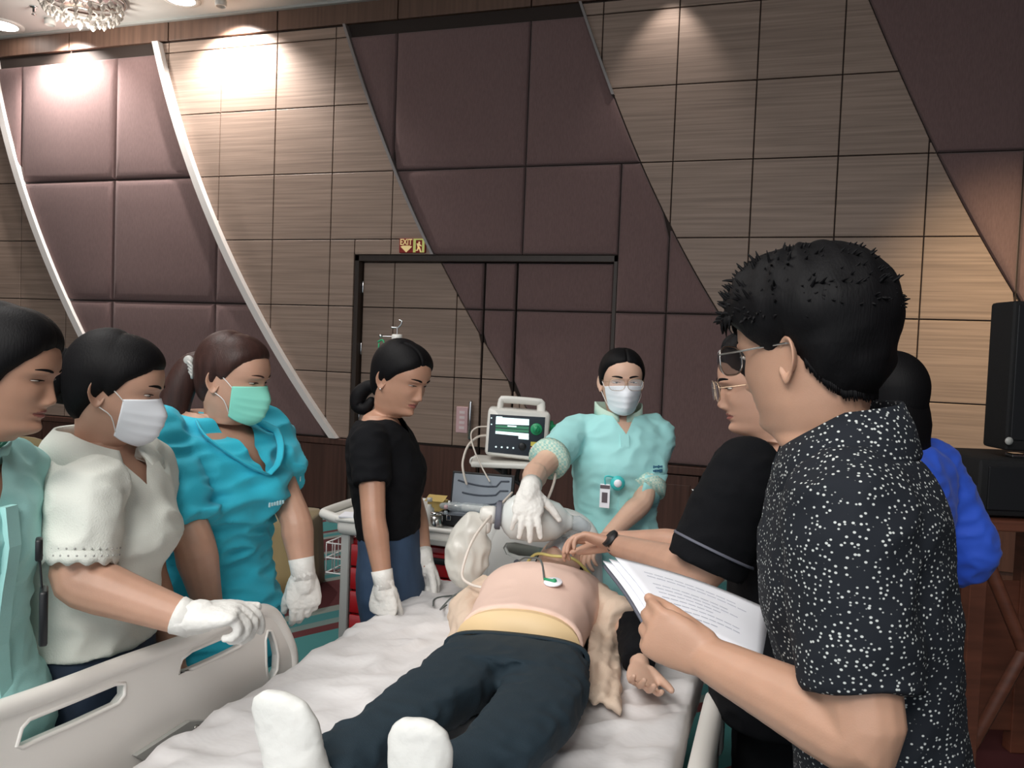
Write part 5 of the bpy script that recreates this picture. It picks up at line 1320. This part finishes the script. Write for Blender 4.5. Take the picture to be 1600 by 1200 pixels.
hk_ = mp(738, 716); build(MB().tube([mp(744, 714), mp(737, 716), mp(735, 722), mp(738, 726)], .005, 8, sub=3), 'cable_hook', 'white_plastic', shf)
pb_ = np.array([sy_[0] - .06, sy_[1] + .02, 0])
build(MB().tube([(pb_[0], pb_[1], zsh - .02), (pb_[0], pb_[1], CZ + .004)], .016, 12), 'post', 'black_plastic', shf)
for dx in (-.08, .07):
    build(MB().tube([(pb_[0] + fx[0] * dx, pb_[1] + fx[1] * dx, zsh - .022), (pb_[0] + .06, pb_[1] + .02, zsh - .11), (pb_[0] + .16, pb_[1] + .05, zsh - .16)], .010, 8, sub=4), 'brace', 'black_plastic', shf)
build(MB().lathe((pb_[0], pb_[1], CZ + .002), [(.05, 0), (.05, .008), (.02, .014), (.001, .014)], 20), 'post_foot', 'black_plastic', shf)
o = build(MB().tube([mp(758, 682) + fwd * .04, mp(746, 683), mp(731, 697, 3.538), mp(723, 722, 3.480), mp(725, 742, 3.457), mp(729, 756, 3.457)], .005, 8, sub=5), 'monitor_cable', 'cable_white'); tag(o, 'thick white cable curving from the left side of the monitor', 'cable')
o = build(MB().tube([mp(760, 668) + fwd * .05, mp(745, 668), mp(736, 678), mp(740, 700, 3.503), mp(752, 728, 3.480), mp(765, 752, 3.457)], .0032, 8, sub=5), 'monitor_cable', 'cable_white'); tag(o, 'thin white cable hanging in front of the shelf left of the monitor', 'cable')
o = build(MB().tube([mp(868, 735, 2.95), mp(866, 752, 2.85), mp(858, 775, 2.78), mp(852, 786, 2.76), mp(846, 790, 2.74)], .0048, 8, sub=5), 'oxygen_tube', 'cable_white'); tag(o, 'white tube running down from the nurse\'s sleeve to the resuscitator bag', 'tube')
o = build(MB().tube([mp(800, 770, 2.95), mp(786, 785, 2.86), mp(765, 808, 2.70), mp(742, 838, 2.60), mp(728, 870, 2.56), mp(722, 900, 2.54), mp(735, 913, 2.52), mp(752, 918, 2.5)], .0045, 8, sub=5), 'oxygen_tube', 'cable_white'); tag(o, 'long white tube looping beside the limp reservoir bag', 'tube')

# open instrument case and small things on the cart
cs = thing('instrument_case', 'open black instrument case lined with grey foam on the cart', 'case', at(728, 803, 3.318))
cl_ = at(728, 803, 3.318); czz = CZ + .004; cs.location.z = czz; K_ = 1.16
bx = nrm(np.array([.99, .05, 0])) * K_; by_ = np.array([-bx[1], bx[0], 0]); bz_ = np.array([0, 0, K_])
cb0 = np.array([cl_[0] + .005, CY0 + .12, czz])
tray = MB().box(cb0 + bz_ * .004, (.235, .13, .008), axes=(bx, by_, bz_))
for sx_, sy2, dx, dy in ((-.1175, 0, .006, .13), (.1175, 0, .006, .13), (0, -.065, .235, .006), (0, .065, .235, .006)): tray.box(cb0 + bx * sx_ + by_ * sy2 + bz_ * .018, (dx, dy, .034), axes=(bx, by_, bz_))
build(tray, 'case_base', 'black_plastic', cs, smooth=False)
build(MB().box(cb0 + bz_ * .016, (.222, .118, .014), axes=(bx, by_, bz_), bev=.003), 'base_foam', 'foam_grey', cs, smooth=False)
lu = nrm(bz_ + by_ * .18) * K_; 
lb0 = cb0 + by_ * .068 + bz_ * .036
lid = MB().box(lb0 + lu * .065 + by_ * .01, (.235, .012, .13), axes=(bx, nrm(np.cross(lu, bx)), lu), bev=.003)
lid_o = build(lid, 'case_lid', 'black_plastic', cs, smooth=False)
lf = lb0 + by_ * .002
fm = build(MB().box(lf + lu * .065, (.218, .010, .116), axes=(bx, nrm(np.cross(lu, bx)), lu), bev=.003), 'lid_foam', 'foam_grey', lid_o, smooth=False)
gm = MB(); fo = -nrm(np.cross(lu, bx)) ; fo = fo if fo[1] < 0 else -fo
for k, (h0, a0) in enumerate(((.10, .0), (.066, .3), (.03, .6))):
    gm.tube([lf + fo * .004 + bx * x + lu * (h0 - .016 * math.sin((x + .1) * 14 + a0)) for x in np.linspace(-.09 + .02 * k, .055, 10)] + [lf + fo * .004 + bx * .07 + lu * (h0 + .006), lf + fo * .004 + bx * .098 + lu * (h0 + .008)], .0042, 6)
build(gm, 'foam_groove', 'foam_dark', lid_o)
for dx in (-.07, .05): build(MB().box(cb0 + bx * dx - by_ * .07 + bz_ * .026, (.016, .006, .018), axes=(bx, by_, bz_), bev=.002), 'latch', 'chrome', cs, smooth=False)
lt = thing('laryngoscope', 'white cylindrical instrument handle lying in a clear bag on the open case', 'instrument', cb0 + bz_ * .03)
lc0 = cb0 + bz_ * .052
build(MB().lathe(lc0 + bx * -.045, [(.001, 0), (.012, .001), (.0145, .006), (.0145, .105), (.0125, .112), (.001, .113)], 18, bx), 'handle', 'white_plastic', lt)
build(MB().lathe(lc0 + bx * -.092, [(.001, 0), (.011, 0), (.012, .03), (.013, .046)], 14, bx), 'head', 'metal', lt)
gbag = fuse(MB().tube([lc0 - bx * .12, lc0 - bx * .06, lc0 + bx * .05, lc0 + bx * .11], [.012, .021, .021, .010], 14, sub=3), .005, 3); folds(gbag, .004, (40, 40, 40), 3.)
build(gbag, 'clear_bag', 'clear_plastic', lt)
def onct(px, d): q = at(px, 790, d); return np.array([q[0], q[1], CZ + .002])
c = onct(683, 3.318); jar = thing('metal_jar', 'short round metal jar left of the open case on the cart', 'jar', c)
build(MB().lathe(c, [(.001, 0), (.024, 0), (.025, .004), (.025, .042), (.001, .042)], 24), 'jar_body', 'metal', jar); build(MB().lathe(c + bz_ * .042, [(.026, 0), (.026, .008), (.001, .009)], 24), 'jar_lid', 'chrome', jar)
c = onct(684, 3.480); bx_ = thing('carton', 'small open kraft carton at the back of the cart', 'box', c)
build(MB().box(c + bz_ * .035, (.075, .06, .07), rz=.2), 'carton_body', 'kraft', bx_, smooth=False); build(MB().box(c + bz_ * .074 + np.array([.0, -.02, 0]), (.07, .055, .002), axes=(bx, nrm(by_ + bz_ * .35), nrm(bz_ - by_ * .35))), 'carton_flap', 'kraft', bx_, smooth=False)
c = onct(697, 3.387); vi = thing('small_vial', 'tiny clear vial with a pink cap beside the metal jar', 'vial', c)
build(MB().lathe(c, [(.001, 0), (.009, 0), (.009, .045), (.006, .05), (.001, .05)], 14), 'vial_glass', 'clear_plastic', vi); build(MB().lathe(c + bz_ * .05, [(.008, 0), (.008, .014), (.001, .015)], 14), 'vial_cap', 'pink_plate', vi)
c = onct(671, 3.364); wbt = thing('white_bottle', 'white plastic bottle at the left of the kraft carton on the cart', 'bottle', c)
build(MB().lathe(c, [(.001, 0), (.018, 0), (.02, .004), (.02, .06), (.009, .07), (.009, .078), (.001, .078)], 18), 'bottle_body', 'white_plastic', wbt); build(MB().lathe(c + bz_ * .078, [(.011, 0), (.011, .014), (.001, .015)], 16), 'bottle_cap', 'white_plastic', wbt)
c = onct(560, 3.457); o = build(MB().box(c + bz_ * .003, (.14, .10, .005), rz=.25), 'paper_sheets', 'paper', smooth=False); tag(o, 'white paper sheets on the left end of the cart top', 'paper')
c = onct(789, 3.422); cbm = MB()
for k in range(4): cbm.tube([c + np.array([.022 * math.cos(a + k), .012 * math.sin(a + k), .012 + .014 * k + .02 * math.sin(a * .5)]) for a in np.linspace(0, 5.2, 14)], .0038, 6)
o = build(cbm, 'coiled_cable', 'cable_white'); tag(o, 'small coil of white cable right of the open case on the cart', 'cable')

# ------------------------------------------------------------------ papers in the man's hands
pc = [at(1036, 972, 1.27), at(1188, 1037, 1.25), at(1205, 951, 1.43), at(962, 868, 1.58)]
def sheet(off, sh, m, name, t=.0012, curl=.012):
    mb = MB(); n = 14; top = []; bot = []
    nn = nrm(np.cross(pc[1] - pc[0], pc[3] - pc[0])); nn = nn if nn[2] > 0 else -nn
    for j in range(n + 1):
        for i in range(n + 1):
            u, v = i / n, j / n; q = pc[0] * (1 - u) * (1 - v) + pc[1] * u * (1 - v) + pc[2] * u * v + pc[3] * (1 - u) * v
            q = q + nn * (curl * (math.sin(u * 3.0) * .8 + .3 * math.sin(v * 4 + u)) + off) + sh; top.append(q); bot.append(q - nn * t)
    N = n + 1; f = [(j * N + i, j * N + i + 1, (j + 1) * N + i + 1, (j + 1) * N + i) for j in range(n) for i in range(n)]; o_ = N * N
    f2 = [tuple(o_ + k for k in reversed(q)) for q in f]; ed = [i for i in range(N)] + [N * j + n for j in range(1, N)] + [N * n + i for i in range(n - 1, -1, -1)] + [N * j for j in range(n - 1, 0, -1)]
    f3 = [(ed[k], o_ + ed[k], o_ + ed[(k + 1) % len(ed)], ed[(k + 1) % len(ed)]) for k in range(len(ed))]
    mb.add(top + bot, f + f2 + f3); return mb, top, nn, N
pst = thing('paper_stack', 'stack of white printed sheets held by the man in the dotted shirt', 'papers', pc[0])
for k in range(3):
    mb, top, nn, N = sheet(-.004 * k, -fx * .010 * k, 'paper', 'sheet'); o = build(mb, 'paper_sheet', 'paper', pst)
    if k == 0: ts, o0 = top, o
ink = MB(); r3 = random.Random(3)
for row in range(9):
    v = .16 + .08 * row
    j = min(13, int(v * 14)); i0 = 2; i1 = r3.randint(7, 12)
    for i in range(i0, i1):
        a, b = ts[j * N + i], ts[j * N + i + 1]; d = ts[(j + 1) * N + i] - a
        ink.prism([a + nn * .0008, b * .85 + a * .15 + nn * .0008, b * .85 + a * .15 + d * .12 + nn * .0008, a + d * .12 + nn * .0008], nn * .0003)
io = build(ink, 'printed_lines', 'ink', o0, smooth=False); io['kind'] = 'stuff'
mb, _, _, _ = sheet(-.016, -fx * .018, 'board_grey', 'board', .003); build(mb, 'backing_board', 'board_grey', pst)

# ------------------------------------------------------------------ covered banquet chairs at the back
def chair_mesh():
    v = {}
    sk = MB(); R = []
    for z, g_ in ((.0, .018), (.15, .014), (.40, .004), (.455, 0), (.475, -.012)):
        n = 40; ring = []
        for k in range(n):
            a = 2 * math.pi * k / n; e = 6; r = 1 / (abs(math.cos(a)) ** e + abs(math.sin(a)) ** e) ** (1 / e)
            w_ = .22 + g_ + (.012 * math.sin(a * 9) * (1 - z / .46) if z < .45 else 0)
            ring.append(np.array([w_ * r * math.cos(a), w_ * r * math.sin(a), z]))
        R.append(ring)
    sk.rings(R); v['seat_cover'] = sk
    bk = MB(); R = []
    for z, w_, d_ in ((.03, .225, .04), (.3, .218, .036), (.5, .212, .032), (.72, .205, .028), (.84, .19, .026), (.90, .155, .024), (.94, .10, .02), (.955, .05, .014), (.96, .01, .005)):
        R.append([np.array([w_ * math.cos(a), -.225 - .10 * max(0, z - .45) + d_ * math.sin(a) + .008 * math.sin(5 * a + z * 9) * (z < .8), z]) for a in np.linspace(0, 2 * math.pi, 32, endpoint=False)])
    bk.rings(R); v['back_cover'] = bk
    return v
CH = [(72, 5.05, 188, 'khaki covered banquet chair between the teal and cream dressed women'), (118, 4.55, 170, 'khaki covered banquet chair just in front of the leftmost one'), (216, 5.1, 200, 'khaki covered banquet chair behind the woman in the cream blouse'), (447, 5.25, 90, 'khaki covered banquet chair seen beside the scrub-dressed woman\'s left glove')]
first = None
for px, d, ang, lb in CH:
    q = at(px, 600, d)
    if first is None:
        r0 = thing('banquet_chair', lb, 'chair', (0, 0, 0), 'covered banquet chairs'); first = r0
        for nm, mb in chair_mesh().items(): build(mb, nm, 'khaki_cover', r0)
        r0.location = (q[0], q[1], 0); r0.rotation_euler.z = ang * DEG + YAW + math.pi
    else:
        r1 = first.copy(); COL.objects.link(r1); r1.location = (q[0], q[1], 0); r1.rotation_euler.z = ang * DEG + YAW + math.pi; r1['label'] = lb
        for c in list(first.children):
            c2 = c.copy(); COL.objects.link(c2); c2.parent = r1

# ------------------------------------------------------------------ speaker stack at the right edge
sq = at(1580, 600, 3.05); a_ = YAW
def sb(dx, dy, z, size, bev=.01, mb=None): return (mb or MB()).box((sq[0] + fx[0] * dx + fwd[0] * dy, sq[1] + fx[1] * dx + fwd[1] * dy, z), size, rz=a_, bev=bev)
ztp = at(1580, 471, 3.05)[2]; zbt = at(1577, 710, 3.05)[2]; zsub = at(1560, 802, 3.05)[2]
spk = thing('column_speaker', 'tall black column loudspeaker at the right edge', 'speaker', (sq[0], sq[1], zbt))
build(sb(.05, .03, (ztp + zbt) / 2 + .008, (.165, .15, ztp - zbt - .018), .012), 'cabinet', 'black_matte', spk, angle=40)
build(sb(.052, -.046, (ztp + zbt) / 2 + .02, (.14, .008, ztp - zbt - .07), .004), 'grille', 'black_plastic', spk, smooth=False)
build(MB().lathe(at(1576, 689, 3.0), [(.001, 0), (.014, 0), (.014, .004), (.001, .005)], 20, -fwd), 'round_emblem', 'grey_plastic', spk)
build(sb(.05, .03, zbt - .006, (.05, .05, .016), .004), 'mount', 'chrome', spk, smooth=False)
sub = thing('bass_speaker', 'wide black bass cabinet under the column loudspeaker', 'speaker', (sq[0], sq[1], zsub))
build(sb(.08, .12, (zbt + zsub) / 2 - .008, (.44, .40, zbt - zsub - .012), .015), 'cabinet', 'black_matte', sub, angle=40)
build(sb(.08, -.084, (zbt + zsub) / 2 - .008, (.38, .008, zbt - zsub - .06), .004), 'grille', 'black_plastic', sub, smooth=False)
st = thing('wooden_stand', 'reddish brown wooden stand with crossed legs under the bass cabinet', 'stand', (sq[0], sq[1], 0))
build(sb(.08, .12, zsub - .03, (.50, .46, .04), .006), 'stand_top', 'brown_wood', st, smooth=False)
for dx in (-.13, .29):
    for dy in (-.07, .31): build(sb(dx, dy, (zsub - .05) / 2, (.06, .06, zsub - .05), .005), 'leg', 'brown_wood', st, smooth=False)
for s1, s2 in ((-.12, .28), (.28, -.12)):
    a0 = np.array([sq[0] + fx[0] * s1 + fwd[0] * -.05, sq[1] + fx[1] * s1 + fwd[1] * -.05, .12]); b0 = np.array([sq[0] + fx[0] * s2 + fwd[0] * -.05, sq[1] + fx[1] * s2 + fwd[1] * -.05, zsub - .08])
    build(MB().tube([a0, b0], .024, 8, flat=.6), 'cross_brace', 'brown_wood', st)
build(sb(.08, .30, .40, (.42, .02, .62), .004), 'back_panel', 'brown_wood', st, smooth=False)
